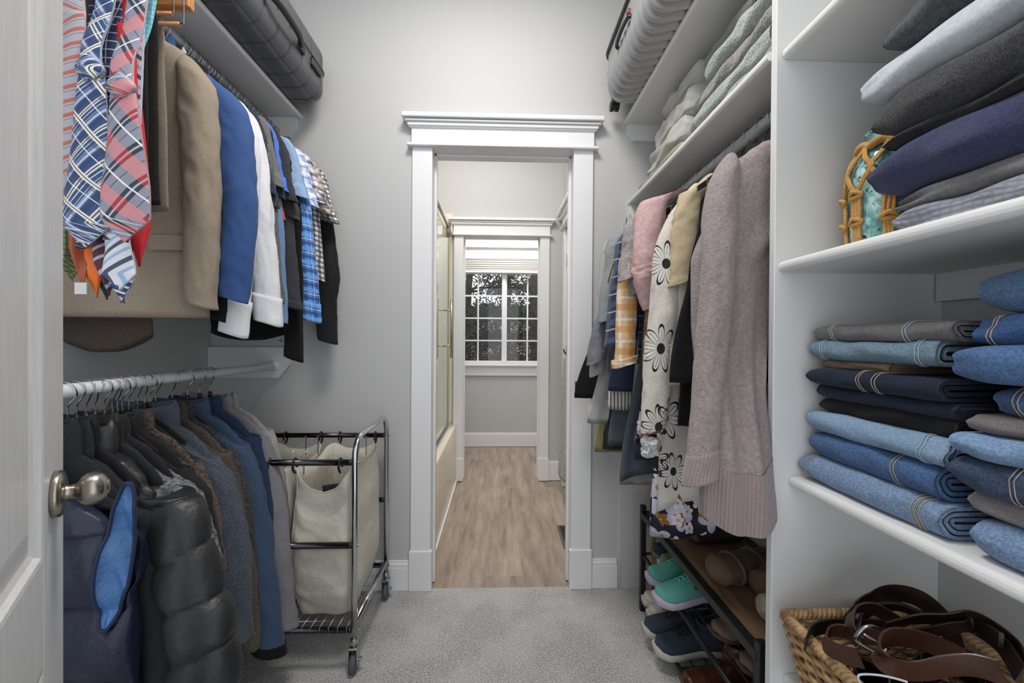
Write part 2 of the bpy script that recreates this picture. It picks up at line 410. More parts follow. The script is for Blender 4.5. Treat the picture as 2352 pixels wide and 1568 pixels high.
mxs = t.node('ShaderNodeMixShader'); mxs.inputs[0].default_value = .04; t.link(tr.outputs[0], mxs.inputs[1]); t.link(gl.outputs[0], mxs.inputs[2])
t.link(mxs.outputs[0], t.n['Material Output'].inputs['Surface'])
MB().add(box(X0, X1, WY+.054, WY+.057, Z0, Z1)).build('pane', t.m, wn, False)
bl = T('window_blind', 'white pleated blind raised to the top of the window', 'blind', (.05, WY-.03, 1.88))
m = MB(); m.add(box(X0+.005, X1-.005, WY-.035, WY+.015, 2.03, 2.075, .004)); m.build('headrail', TRIM, bl, False)
m = MB()
for i in range(11): m.add(box(X0+.008, X1-.008, WY-.03+(i % 2)*.004, WY+.01, 1.905+i*.0115, 1.914+i*.0115, .001))
m.build('stacked_slats', paint('blind_fabric', (.80, .79, .77), .7), bl, False)
MB().add(box(X0+.006, X1-.006, WY-.032, WY+.012, 1.882, 1.903, .003)).build('bottom_rail', TRIM, bl, False)

# ------------------------------------------------------------------ closet carpentry
def shelfbox(nm, label, x0, x1, y0, y1, z0, z1, nose='+x', bev=.009):
    o = T(nm, label, 'shelf', ((x0+x1)/2, (y0+y1)/2, z0))
    bm = bmesh.new(); bmesh.ops.create_cube(bm, size=1)
    for v in bm.verts: v.co = Vector(((x0+x1)/2+v.co.x*(x1-x0), (y0+y1)/2+v.co.y*(y1-y0), (z0+z1)/2+v.co.z*(z1-z0)))
    X = x1 if nose == '+x' else x0
    eds = [e for e in bm.edges if all(abs(v.co.x-X) < 1e-6 for v in e.verts) and abs(e.verts[0].co.z-e.verts[1].co.z) < 1e-6]
    bmesh.ops.bevel(bm, geom=eds, offset=bev, segments=4, profile=.5, affect='EDGES')
    bm.verts.index_update(); V = [v.co.copy() for v in bm.verts]; Fc = [tuple(v.index for v in f.verts) for f in bm.faces]; bm.free()
    M('board', V, Fc, SHELF, o, smooth=False); return o
sh1 = shelfbox('wall_shelf', 'long white shelf over the suit rail, dark suitcase on it', LW, -.907, .45, BW, 2.172, 2.192)
def cleat(o, x0, x1, Y, z0, z1, ch, side):
    """support board under a shelf with one chamfered lower corner"""
    a, b = (x0, x1) if side > 0 else (x1, x0)   # b is the free end
    pts = [(a, z1), (b, z1), (b, z1-(z1-z0)*.55), (b-side*ch, z0), (a, z0)]
    V = [(x, Y, z) for x, z in pts]+[(x, Y-.02, z) for x, z in pts]; n = 5
    Fc = [tuple(range(n)), tuple(range(2*n-1, n-1, -1))]+[(i, i+n, (i+1) % n+n, (i+1) % n) for i in range(n)]
    return M('cleat', V, Fc, SHELF, o, smooth=False)
cleat(sh1, LW, -.93, BW, 2.085, 2.172, .03, 1)
sh2 = shelfbox('wall_shelf', 'upper right white shelf carrying the silver suitcase', .578, RW, .0, BW, 2.176, 2.197, '-x')
cleat(sh2, .59, RW, BW, 2.10, 2.176, .03, -1)
sh3 = shelfbox('wall_shelf', 'white shelf holding towels and bed sheets', .603, RW, .922, BW, 1.803, 1.825, '-x')
cleat(sh3, .61, RW, BW, 1.72, 1.803, .02, -1)
S('trim_7', box(.582, RW, BW-.018, BW, 0, 1.72, .001), WALL)
dv = T('shelving_divider', 'tall white divider between the hanging rail and open shelves', 'panel', (.8, .912, 0))
MB().add(box(.612, RW, .903, .922, 0, CZ-.001, .002)).build('divider_board', SHELF, dv, False)
for z, lab, x in ((1.346, 'open shelf carrying the folded sweaters and macrame jar', .62), (.868, 'open shelf carrying the folded jeans', .648), (1.817, 'highest open shelf, bare underside above the sweaters', .624), (.425, 'low open shelf under the belt basket', .64)):
    s = shelfbox('open_shelf', 'white '+lab, x, RW, .0, .902, z-.024, z, '-x', .011)
    MB().add(box(RW-.02, RW, .0, .9, z-.024-.062, z-.024, .001)).build('cleat', SHELF, s, False)
def rod(nm, label, x, z, y0, y1, mat, r=.0165):
    o = T(nm, label, 'clothes rail', (x, (y0+y1)/2, z))
    MB().add(tube([(x, y0, z), (x, y1-.01, z)], r, 24)).build('rail', mat, o)
    MB().add(lathe([(.030, y1-.002), (.030, y1-.008), (.024, y1-.02), (.020, y1-.022), (.020, y1-.04)], (x, 0, z), 24, 'y')).build('end_socket', mat, o)
    return o
RODP = paint('rod_white', (.88, .88, .89), .35)
RODG = plain('rod_grey', (.64, .66, .67), .3, .2)
RL, RZ1, RZ2 = -1.025, 2.108, 1.04
RR, RZ3 = .70, 1.742
o = rod('closet_rod', 'grey upper rail holding the suits and shirts', RL, RZ1, .50, BW, RODG)
o = rod('closet_rod', 'white lower rail holding the coats', RL, RZ2, .50, BW, RODP)
cl = T('rod_cleat', 'white chamfered board behind the lower rail end', 'board', (-1.13, BW, 1.0))
cleat(cl, LW, -.955, BW, .985, 1.125, .05, 1)
o = rod('closet_rod', 'grey right rail holding the dresses and sweaters', RR, RZ3, .93, BW-.018, RODG)
# ------------------------------------------------------------------ garments on hangers
def hanger(name, x, y, z, label, group, body=VELVET, half=.205, drop=.105, tilt=0, neck=.075):
    o = T(name, label, 'hanger', (x, y, z), group)
    P = []
    for i in range(15):
        a = math.radians(200-i*17.5); P.append((x+.0205*math.cos(a), y+tilt*.02*math.sin(a), z+.0205*math.sin(a)+.001))
    P += [(x+.006, y, z-.030), (x, y, z-.042), (x, y, z-neck)]
    MB().add(tube(smoothpath(P, 3), .0017, 6)).build('hook', WIRE, o)
    rings = []
    for i in range(29):
        s = -1+2*i/28; hh = .017*(1-.45*abs(s)); zz = z-neck-.012-drop*abs(s)**1.35; xx = x+half*s
        rings.append([(xx, y-.0035, zz-hh), (xx, y+.0035, zz-hh), (xx, y+.0035, zz+hh*.6), (xx, y-.0035, zz+hh*.6)])
    V, Fc, _ = loft(rings); M('hanger_arms', V, Fc, body, o, smooth=False)
    MB().add(lathe([(.006, z-neck-.01), (.007, z-neck), (.0055, z-neck+.012)], (x, y, 0), 10)).build('collar_bead', BLKP, o)
    return o

def ringpts(cx, cy, z, hw, hd, n, ex=.75):
    out = []
    for k in range(n):
        a = 2*pi*k/n; ca, sa = math.cos(a), math.sin(a)
        out.append([cx+hw*math.copysign(abs(ca)**ex, ca), cy+hd*math.copysign(abs(sa)**.9, sa), z])
    return out

def garment(name, label, cat, mat, s, rx, rz, y, L=.75, sw=.215, hd=.02, hem=None, nk=.07, drop=.10, group=None, sleeves=None, near=None, smat=None,
            amp=.008, k=3, seed=1, puff=0, pb=.075, collar=None, cmat=None, hemcurve=0, hemhd=None, cxb=0, cyb=0, cuff=None, parts=None, top=.0, n=64, nr=56, hmat=None, profx=None, twist=0, xj=.010):
    """torso hung in the X-Z plane at depth y; s = +1 when the room lies towards +X. sleeves = [(pts, radii_x, radii_y)] in world coords"""
    o = T(name, label, cat, (rx, y, rz), group)
    hem = hem or sw+.012; hemhd = hemhd or hd*1.25
    sh = .095+top
    prof = [(0, nk, hd*.9, 0, 0), (.012, nk+.012, hd*1.0, 0, 0), (drop*.5, lerp(nk, sw, .50), hd*1.05, 0, 0), (drop*.95, sw*.86, hd*1.0, 0, 0), (drop*1.25, sw*.95, hd, 0, 0), (drop*1.8, sw*.975, hd*1.0, 0, 0),
            (L*.5, lerp(sw, hem, .35), lerp(hd, hemhd, .4), cxb*.35, cyb*.35), (L-.02, hem, hemhd, cxb, cyb), (L, hem*1.0, hemhd, cxb, cyb)]
    if profx: prof = profx
    Ltot = prof[-1][0]
    rings = []
    for i in range(nr+1):
        q = i/nr; q = q**1.25 if False else q
        t = (q**1.35)*Ltot
        hw, d, cx, cy = interp(prof, t)
        if puff: d2 = 1+puff*(abs(math.sin(pi*t/pb))**.5-.6); hw2 = hw*(1+puff*.10*(abs(math.sin(pi*t/pb))**.5-.6))
        else: d2 = 1; hw2 = hw
        R = ringpts(0, 0, 0, hw2, d*d2, n)
        f = min(1, max(0, (t-.06)/(Ltot*.5)))**.8
        for p in R:
            u = p[0]/max(hw, .01)
            fold = amp*f*(math.sin(k*pi*u+seed*1.7+1.2*math.sin(t*4+seed))*.6+1.2*N3(u*1.4, t*2.2, 0, seed))
            side = amp*f*.6*N3(u*3.1, t*3.5, p[1]*12, seed+5)
            p[1] += fold+side*math.copysign(1, p[1]+1e-9)
            p[0] += xj*f*N3(t*5, seed, p[1]*20)
            if puff: p[1] += math.copysign(.006*N3(u*9, t*12, 1, seed), p[1])
            zz = rz-sh-t
            if hemcurve: zz -= hemcurve*f*f*(abs(u)**2-.5)
            if twist: 
                a = twist*f; p[0], p[1] = p[0]*math.cos(a)-p[1]*math.sin(a), p[0]*math.sin(a)+p[1]*math.cos(a)
            p[0] = rx+s*(p[0]+cx); p[1] = y+p[1]+cy; p[2] = zz
        rings.append(R)
    # turned-in hem
    last = rings[-1]; mx = sum(p[0] for p in last)/n; my = sum(p[1] for p in last)/n
    rings.append([[mx+(p[0]-mx)*.985, my+(p[1]-my)*.80, p[2]+.004] for p in last])
    rings.append([[mx+(p[0]-mx)*.97, my+(p[1]-my)*.6, p[2]+.07] for p in last])
    V, Fc, uv = loft(rings)
    if s < 0: Fc = [q[::-1] for q in Fc]
    body = M('torso', V, Fc, mat, o, uv=uv); o['_h'] = 1; del o['_h']
    for si, sp in enumerate(sleeves or []):
        pts = sp[0]; rxs = sp[1]; rys = sp[2]; C = smoothpath(pts, 50 if puff else 22); m = len(C)-1; SL = sum((C[i+1]-C[i]).length for i in range(m)); rr = []; sdir = 1 if (C[0].x-rx)*s > 0 else -1
        for i, c in enumerate(C):
            q = i/m; cap = min(1, (max(q, .0)/.10))**.5 if q < .10 else 1; cap = max(cap, .12)
            a = interp([(j/(len(rxs)-1), rxs[j], rys[j]) for j in range(len(rxs))], q)
            pf = 1
            if puff: pf = None
            R = []
            for kk in range(36):
                an = 2*pi*kk/36; pf = 1+puff*.45*(abs(math.sin(pi*(q*SL+.022*math.cos(an)*s)/(pb*.8)))**.35-.7) if puff else 1; wv = 1+.09*N3(math.cos(an)*1.3, math.sin(an)*1.3, q*7, seed+9)+(.0 if puff else .13)*N3(math.cos(an)*1.1+q*2.5, math.sin(an)*1.1, q*5, seed+3)*min(1, q*4)+(.0 if puff else .05)*(.5-abs(N3(math.cos(an)*1.5, math.sin(an)*1.5-q*4, q*11, seed+1))*3)*min(1, q*4)
                R.append([c.x+a[0]*cap*pf*wv*math.cos(an), c.y+a[1]*cap*pf*wv*math.sin(an), c.z-s*sdir*math.cos(an)*(.95*a[0]*cap*max(0, 1-q/.22)+.012*q)])
            rr.append(R)
        last = rr[-1]; mx = sum(p[0] for p in last)/36; my = sum(p[1] for p in last)/36
        rr.append([[mx+(p[0]-mx)*.85, my+(p[1]-my)*.85, p[2]] for p in last]); rr.append([[mx+(p[0]-mx)*.7, my+(p[1]-my)*.7, p[2]+.05] for p in last])
        V, Fc, uv = loft(rr); sl = M('sleeve', V, Fc, smat or mat, o, uv=uv)
        if cuff:
            rr2 = []
            i0 = int(m*(1-cuff[0]))
            for i in range(i0, m+1):
                R = rr[i]; c = C[i]; rr2.append([[c.x+(p[0]-c.x)*cuff[1], c.y+(p[1]-c.y)*cuff[1], p[2]] for p in R])
            rr2.append([[C[m].x+(p[0]-C[m].x)*.9, C[m].y+(p[1]-C[m].y)*.9, p[2]-.001] for p in rr[m]])
            V, Fc, uv = loft(rr2); M('cuff', V, Fc, cuff[2] or mat, sl, uv=uv)
    if collar:
        ch, cw = collar[:2]; rr = []
        for j, (dz, sc) in enumerate(((.035, 1.0), (0, 1.02), (-ch*.6, .98), (-ch, .9), (-ch, .82), (-ch*.5, .86), (.02, .9))):
            R = []
            for kk in range(32):
                an = 2*pi*kk/32; 
                R.append([rx+s*nk*cw*sc*math.cos(an), y+max(hd, .02)*1.25*sc*math.sin(an)+.004*math.sin(3*an+seed), rz-sh-dz+.006*math.cos(2*an)-(0.012 if math.sin(an) < 0 else 0)])
            rr.append(R)
        V, Fc, uv = loft(rr, False, False); M('collar', V, Fc, cmat or mat, o, uv=uv)
    return o

def slv(s, rx, rz, y, x0, pts, r, ry=None):
    """sleeve from the shoulder tip through pixel-measured points; x0 = lateral distance of the sleeve axis at the shoulder"""
    P = [Vector((rx+s*x0, y, rz))]+[Vector(p) for p in pts]
    return (P, r, ry or r)
def std_sleeves(s, rx, rz, y, sw, length=.6, r0=.055, r1=.042, lean=.03, dy=-.01, fwd=True, ry=.6, top=.20):
    out = []
    for sd in (1, -1):
        l = lean if sd == 1 else .01
        x = rx+s*sd*(sw-.035)
        P = [(x-s*sd*.012, y, rz-top+.035), (x+s*sd*.004, y+dy*.1, rz-top-length*.12), (x+s*sd*l*.5, y+dy*.5, rz-top-length*.55), (x+s*sd*l, y+dy, rz-top-length)]
        out.append((P, [r0, r0*.95, r1], [r0*ry, r0*ry, r1*ry]))
    return out
# ------------------------------------------------------------------ left wall, upper rail
g_sh = 'shirts and suits on the upper left rail'
def hn(w_): return dict(label=('slim black hanger inside the '+w_).replace('long-sleeved ', '').replace(', only its sleeve hem showing below the royal blue one', '').replace(' between the blue plaid and the black jacket', ''), group='hangers on the upper left rail')
# px of the outer shoulder edge -> depth
XL = RL+.215
tan = cloth('96856f', 'a2917b', hs=260, scale=1200, bump=.2, wr=.22)
y = YX(487, XL)
def LS(y, pts, r, ry, z0=1.945, x0=.165): return (path(y, RL+x0, z0, pts), list(r), list(ry))
def path(y0, x0, z0, pts): return [Vector((x0, y0, z0))]+[at(a, b, c) for a, b, c in pts]
g = garment('suit_jacket', 'tan wool suit jacket, first jacket behind the hanging neckties', 'jacket', tan, 1, RL, RZ1, y, L=.79, sw=.215, hd=.040, hem=.235, amp=.013, k=2.3, seed=3, drop=.10, cxb=-.03,
        sleeves=[LS(y, [(461, 300, y-.02), (465, 480, y-.04), (462, 702, y-.05)], (.052, .050, .046, .040), (.040, .040, .036, .032)), std_sleeves(1, RL, RZ1, y, .215, .6)[1]], collar=(.03, 1.1))
MB().add(box(at(340, 560, y-.05).x, at(425, 560, y-.05).x, y-.052, y-.044, at(380, 575, y-.05).z, at(380, 540, y-.05).z, .003)).build('pocket_flap', tan, g, False)
hanger('clothes_hanger', RL, y, RZ1, **hn('tan suit jacket'))
garment('suit_jacket', 'dark brown jacket with rounded hem showing below the tan suit jacket', 'jacket', cloth('4d4238', '5a4e43', hs=200), 1, RL-.135, RZ1, y+.06, L=.865, sw=.14, hd=.012, hem=.135, amp=.004, seed=8, hemcurve=-.05, sleeves=None)
y = YX(512, XL)
blue = cloth('28579a', '265296', hs=300, rough=.75, bump=.25)
g = garment('suit_jacket', 'bright blue suit jacket hanging beside the tan one', 'jacket', blue, 1, RL, RZ1, y, L=.66, sw=.213, hd=.024, hem=.215, amp=.008, seed=5, k=2, drop=.10, cxb=.02,
        sleeves=[LS(y, [(528, 260, y-.02), (546, 400, y-.035), (548, 540, y-.045), (537, 688, y-.05)], (.050, .050, .048, .044, .040), (.034, .036, .036, .034, .032))], collar=(.03, 1.1))
hanger('clothes_hanger', RL, y, RZ1, **hn('bright blue suit jacket'))
navy = cloth('15171d', '1c1f27')
y3 = y+.03
garment('suit_jacket', 'black jacket whose hem shows under the tan and blue ones', 'jacket', navy, 1, RL, RZ1, y3, L=.765, sw=.20, hd=.012, hem=.20, amp=.004, seed=6, sleeves=[LS(y3, [(515, 300, y3), (520, 500, y3), (505, 735, y3-.01)], (.03, .035, .036, .036), (.02,)*4, x0=.155)])
# white dress shirts
white = cloth('dcdde2', 'e6e7ec', rough=.7, bump=.15, wr=.5, wrs=9)
y1 = YX(540, XL)
garment('dress_shirt', 'white dress shirt next to the blue jacket, button cuff showing below it', 'shirt', white, 1, RL, RZ1, y1, L=.775, sw=.212, hd=.014, hem=.20, amp=.008, seed=11, hemcurve=.03, hemhd=.018,
        sleeves=[LS(y1, [(560, 300, y1), (560, 500, y1-.01), (535, 768, y1-.03)], (.04, .042, .042, .038), (.024, .026, .026, .02))], cuff=(.11, 1.12, None), collar=(.03, 1.0))
hanger('clothes_hanger', RL, y1, RZ1, **hn('first white dress shirt, beside the blue jacket'))
y2 = YX(568, XL)
garment('dress_shirt', 'white dress shirt with long sleeve flaring out to a wide cuff', 'shirt', white, 1, RL, RZ1, y2, L=.74, sw=.215, hd=.014, hem=.20, amp=.008, seed=12, hemcurve=.03,
        sleeves=[LS(y2, [(572, 300, y2), (592, 430, y2-.01), (603, 560, y2-.02), (617, 742, y2-.03)], (.044, .040, .040, .042, .040), (.028, .028, .03, .03, .024))], cuff=(.10, 1.12, None))
hanger('clothes_hanger', RL, y2, RZ1, **hn('white dress shirt with the flared cuff'))
def short(px, mat, label, seed, end, L=.64, hd=.009, sw=.213, r=.040, name='polo_shirt', cat='shirt'):
    """px = where the shoulder tip is seen, end = pixel of the outer lower corner of the short sleeve"""
    y = YX(px, XL); e = at(end[0], end[1], y-.015); m_ = r*.9
    e = Vector((e.x-m_, y-.015, e.z)); s0 = Vector((RL+.160, y, RZ1-.155))
    P = [s0, s0.lerp(e, .35)+Vector((.012, 0, .02)), s0.lerp(e, .7)+Vector((.006, 0, .0)), e]
    Q = [(RL-sw+.045, y, RZ1-.165), (RL-sw+.03, y, RZ1-.25), (RL-sw+.01, y, RZ1-.42)]
    g = garment(name, label, cat, mat, 1, RL, RZ1, y, L=L, sw=sw, hd=hd, hem=.20, amp=.006, seed=seed, n=44, nr=36, sleeves=[(P, [r*.9, r, r*.95, r*.95], [hd+.006, hd+.010, hd+.014, hd+.016]), (Q, [.035, .04, .04], [hd, hd+.003, hd+.003])], collar=(.02, 1.0), hemhd=hd*1.2)
    hanger('clothes_hanger', RL, y, RZ1, **hn(label)); return g
greyT = cloth('6b6763', '78746f'); dkg = cloth('303236', '393b40'); royal = cloth('2a6ae0', '3373e6', rough=.6); ltblue = cloth('82a8d6', '8fb2db'); nav2 = cloth('1f2a40', '263350')
short(578, cloth('263348', '2e3c52'), 'dark slate blue short-sleeved shirt right behind the white dress shirts', 21, (634, 440))
short(586, cloth('35373b', '404247'), 'charcoal short-sleeved shirt after the slate blue one', 22, (640, 470))
short(595, greyT, 'warm grey short-sleeved shirt left of the royal blue one', 23, (650, 425), L=.6)
short(603, nav2, 'navy short-sleeved shirt directly beside the royal blue one', 24, (655, 450))
short(611, royal, 'royal blue short-sleeved shirt', 25, (660, 433), L=.58)
short(617, cloth('d9531e', 'e0602a'), 'orange short-sleeved shirt, only its sleeve hem showing below the royal blue one', 35, (653, 497), L=.58, r=.035)
short(622, dkg, 'near black short-sleeved shirt beside the royal blue one', 26, (682, 458), r=.045)
short(634, cloth('3f3b3b', '4a4646'), 'brownish black short-sleeved shirt, second after the royal blue one', 27, (690, 500), r=.045)
short(650, ltblue, 'light blue short-sleeved chambray shirt', 28, (709, 452), r=.048)
pl1 = bands('plaid_blue_white', 'a9c0e2', [(.2, .2, 'e8ecf4'), (.55, .14, '6f8fc6'), (.82, .05, 'd67f86')], [(.25, .25, 'e6eaf2'), (.6, .14, '6584bd'), (.85, .05, 'd88b90')], .045, .045)
pl2 = bands('plaid_grey_navy', 'c9c7cc', [(.2, .3, '434257'), (.6, .12, '8a6f78'), (.8, .1, 'ece9e8')], [(.25, .3, '3e3d52'), (.65, .14, 'b9a9a2'), (.85, .07, 'f0eeec')], .05, .055)
pl3 = bands('plaid_taupe', 'a89c92', [(.2, .25, '4e4a4e'), (.65, .15, 'd9d2ca')], [(.25, .25, '575257'), (.7, .14, 'ddd6cc')], .03, .035)
gingham = bands('gingham_black', 'e4e2de', [(.25, .5, '17181b', .7)], [(.25, .5, '17181b', .7)], .021, .021)
short(664, cloth('b9a48f', 'c9b8a4'), 'beige short-sleeved shirt squeezed before the blue and white plaid', 29, (716, 515))
short(676, pl1, 'light blue and white plaid short-sleeved shirt', 30, (731, 470), r=.045)
short(692, pl2, 'grey and navy plaid short-sleeved shirt', 31, (752, 465), r=.045)
short(706, pl3, 'taupe plaid short-sleeved shirt', 32, (764, 490), r=.045)
short(718, gingham, 'black and white gingham short-sleeved shirt nearest the back wall', 33, (779, 508), L=.60, r=.05, hd=.011)
def long(px, mat, label, seed, pts, L, r=.040, hd=.008, cf=None, ry=.022, rend=None):
    y = YX(px, XL); P = [(a, b, y-.004*i) for i, (a, b) in enumerate(pts)]; n_ = len(pts)+1
    garment('long_sleeved_shirt', label, 'shirt', mat, 1, RL, RZ1, y, L=L, sw=.2, hd=hd, hem=.2, amp=.004, seed=seed, n=44, nr=36,
        sleeves=[LS(y, P, [r*.9]+[r]*(n_-2)+[rend or r], [ry]*n_, x0=.15)], cuff=cf)
    hanger('clothes_hanger', RL, y, RZ1, **hn(label))
long(583, cloth('525456', '74777a', hs=160), 'heathered dark grey long-sleeved shirt, sleeve beside the white cuff', 41, [(600, 350), (618, 520), (632, 690)], .66, .030)
long(600, cloth('5b86b8', '6a93c2'), 'medium blue long-sleeved shirt, thin strip right of the heathered grey sleeve', 42, [(615, 400), (632, 580), (640, 735)], .6, .030)
long(628, cloth('35363b', '3f4046', rough=.7), 'dark grey long-sleeved shirt left of the bright blue plaid', 43, [(635, 400), (650, 560), (664, 705)], .7, .045, cf=(.06, 1.06, None))
plb = bands('plaid_bright_blue', '3f78c4', [(.18, .3, '6fa7e6'), (.5, .05, 'd8e4f2'), (.62, .05, '7a6a68'), (.8, .22, '234d94')], [(.2, .3, '74abe8'), (.5, .05, 'dfe8f4'), (.63, .05, '7a6a68'), (.8, .22, '214a90')], .046, .052)
long(657, plb, 'bright blue plaid long-sleeved shirt', 44, [(672, 420), (695, 560), (708, 735)], .6, .046, cf=(.10, 1.06, None))
long(700, gingham, 'black and white gingham long-sleeved shirt between the blue plaid and the black jacket', 45, [(705, 420), (722, 540), (728, 640)], .62, .030)
yj = 1.862
blk = cloth('1c1c1f', '232327', rough=.7)
garment('zip_jacket', 'black jacket with ribbed cuff nearest the back wall on the upper left rail', 'jacket', blk, 1, RL, RZ1, yj, L=.72, sw=.212, hd=.018, hem=.2, amp=.006, seed=51,
        sleeves=[LS(yj, [(735, 460, yj), (748, 560, yj), (755, 640, yj-.01), (748, 700, yj-.01), (752, 785, yj-.02)], (.04, .042, .045, .045, .046, .046), (.028, .03, .032, .034, .034, .03))], cuff=(.09, .82, cloth('101012', '19191b')), collar=(.03, 1.0))
hanger('clothes_hanger', RL, yj, RZ1, **hn('black jacket nearest the back wall'))
yk = YX(645, XL)
g = garment('coat', 'black jacket with a buttoned strap, hanging lowest before the lower rail end', 'jacket', cloth('0e0e10', '141416'), 1, RL, RZ1, yk, L=.84, sw=.2, hd=.012, hem=.14, amp=.005, seed=52, cxb=.10, hemcurve=-.03,
        sleeves=[LS(yk, [(660, 400, yk), (672, 600, yk), (675, 825, yk-.02)], (.035, .035, .036, .036), (.02,)*4)])
c_ = at(646, 781, yk-.035); MB().add(lathe([(.0, -.003), (.006, -.003), (.007, 0), (.006, .003)], c_, 14, 'y')).build('button', plain('button_grey', (.4, .4, .42), .4), g)

# trousers over a wooden clamp hanger, in front of the tan jacket
yt = 1.065
wh = T('trouser_hanger', 'light wooden trouser hanger with two clamp bars at the top edge', 'hanger', (-1.0, yt, 2.1))
pL = at(300, 2, yt); pR = at(441, 12, yt)
MB().add(box(pR.x-.42, pR.x, yt-.011, yt+.011, pR.z-.012, pR.z+.035, .004)).build('wooden_body', PINE, wh, False)
MB().add(tube(smoothpath([(pR.x-.21, yt, pR.z+.03), (pR.x-.21, yt, 2.075), (pR.x-.225, yt, 2.085), (pR.x-.23, yt, 2.108), (pR.x-.21, yt, 2.129), (pR.x-.19, yt, 2.112)], 5), .0018, 6)).build('hook', WIRE, wh)
for (ax, ay, bx, by, wx) in ((320, 33, 395, 32, 399), (352, 54, 412, 56, 422)):
    a = at(ax, ay, yt-.02); b = at(bx, by, yt-.02); a.x = b.x-.30; a.z = b.z
    MB().add(tube([a, b], .0052, 12)).build('clamp_bar', PINE, wh)
    wt = at(wx, 0, yt-.02); 
    MB().add(tube(smoothpath([(wt.x, yt-.02, pR.z+.02), (wt.x, yt-.02, b.z+.012), (wt.x-.004, yt-.02, b.z+.002), (b.x-.02, yt-.02, b.z)], 5), .0016, 6)).build('wire', WIRE, wh)
def folded_trousers(label, mat, x0, x1, y, z0, z1, seed, th=.010):
    o = T('trousers', label, 'trousers', ((x0+x1)/2, y, z1))
    for j, yo in enumerate((-.017, .012)):
        rings = []
        for i in range(41):
            q = i/40; z = z1-(z1-z0+(.02 if j else 0))*q; R = []
            for k in range(40):
                a = 2*pi*k/40; u = math.cos(a); x = (x0+x1)/2+(x1-x0)/2*u*(1+.03*N3(q*3, seed, 0))+.012*q
                pinch = min(1, q/.04+.25)
                R.append((x, y+yo*min(1, q*8+.3)+(th*math.sin(a)*(.6+.5*abs(math.sin(1.5*pi*u))))*pinch+.005*q*math.sin(4*u+q*3+seed), z+.004*u))
            rings.append(R)
        V, Fc, uv = loft(rings); M('trouser_leg', V, Fc, mat, o, uv=uv)
    return o
pa, pb_ = at(333, 47, yt), at(372, 47, yt)
folded_trousers('tan suit trousers folded over the wooden hanger', cloth('8e7e6a', '9a8a76', hs=300), pa.x-.16, at(392, 400, yt).x-.012, yt-.02, at(380, 470, yt).z, pa.z, 2)
folded_trousers('dark trousers folded behind the neckties', cloth('2b2626', '35302f'), -1.15, at(350, 400, 1.0).x, yt-.065, at(350, 452, 1.0).z, 1.96, 5)

# ------------------------------------------------------------------ neckties
def necktie(label, mat, x, y, ztop, ztip, w, seed, lean=0, wt=None, yaw=0, knot=False, bend=0, back=None, th=.006, tipdrop=.045, group=None):
    o = T('necktie', label, 'necktie', (x, y, ztop), group)
    rings = []; NR = 44; Ls = ztop-ztip; wt = wt or w*.32
    for i in range(NR+1):
        q = i/NR; z = ztop-Ls*q; hw = lerp(wt, w, min(1, q*1.6)**.75)/2*(1+.04*math.sin(q*5+seed))
        if z < ztip+tipdrop: hw *= max(.04, (z-ztip)/tipdrop)
        cx = x+lean*q+bend*math.sin(pi*q); R = []
        for k in range(20):
            a = 2*pi*k/20; u = math.cos(a); px_ = hw*math.copysign(abs(u)**.85, u); py_ = th*math.sin(a)*(1 if hw > .01 else .6)+.012*(u*u-.5)*(hw/.045)*.4+.004*math.sin(q*6+u*2+seed)
            R.append((cx+px_*math.cos(yaw)-py_*math.sin(yaw), y+px_*math.sin(yaw)+py_*math.cos(yaw), z))
        rings.append(R)
    V, Fc, uv = loft(rings); M('blade', V, Fc, mat, o, uv=uv)
    if knot:
        kb = MB(); rr = []
        for i in range(15):
            q = i/14; a = 2*pi*q; zc = ztop+.012; R = []
            sx = lerp(.020, .015, q)+.005*math.sin(pi*q)
            for k in range(16):
                b = 2*pi*k/16; R.append((x+sx*math.cos(b)*(.6+.7*math.sin(pi*q)), y-.004+.013*math.sin(b), zc+.034*(q-.5)*1.3))
            rr.append(R)
        V, Fc, uv = loft(rr); M('knot', V, Fc, mat, o, uv=uv)
    # loop going up over the peg
    P = smoothpath([(x, y, ztop-.01), (x-.012, y+.012, ztop+.07), (x-.004, y+.03, ztop+.16), (x, y+.05, 2.02), (x, y+.06, 2.035)], 6)
    rings = []
    for i, c in enumerate(P):
        q = i/(len(P)-1); hw = lerp(wt*.5, .020, q); R = []
        for k in range(12):
            a = 2*pi*k/12; R.append((c.x+hw*math.cos(a), c.y+.005*math.sin(a), c.z))
        rings.append(R)
    V, Fc, uv = loft(rings); M('neck_loop', V, Fc, mat, o, uv=uv)
    return o
sat = dict(rough=.55, spec=.4)
tieA = bands('tie_blue_plaid', '2c4878', [(.10, .16, 'e4e0d4', .95), (.10, .05, '20242c', .9), (.30, .035, 'e6e8ee', .8), (.55, .22, '9fb0d0', .75), (.50, .04, '1d2840', .9), (.60, .03, 'e6ecf6', .8), (.80, .16, '1f355f', .7)],
              [(.15, .06, 'e9e5da', .97), (.23, .06, 'e9e5da', .97), (.19, .03, '2a2d33', .9), (.62, .03, 'eceef2', .9), (.34, .12, '263a62', .5)], .060, .060, rot=math.radians(-38), **sat)
tieB = bands('tie_red_grey_plaid', '8f92a2', [(.16, .12, '20242f', .93), (.36, .12, '20242f', .93), (.26, .03, 'cfd2dc', .9), (.72, .025, '2a2c36', .9)],
              [(.28, .40, 'd98a8d', .80), (.76, .045, 'f2f2f4', .97)], .058, .070, rot=math.radians(-38), cross=[(.16, .12, .28, .40, 'a02a35'), (.36, .12, .28, .40, 'a02a35')], **sat)
def px_tie(px, py_top, py_tip, Y): a = at(px, py_top, Y); b = at(px, py_tip, Y); return a, b
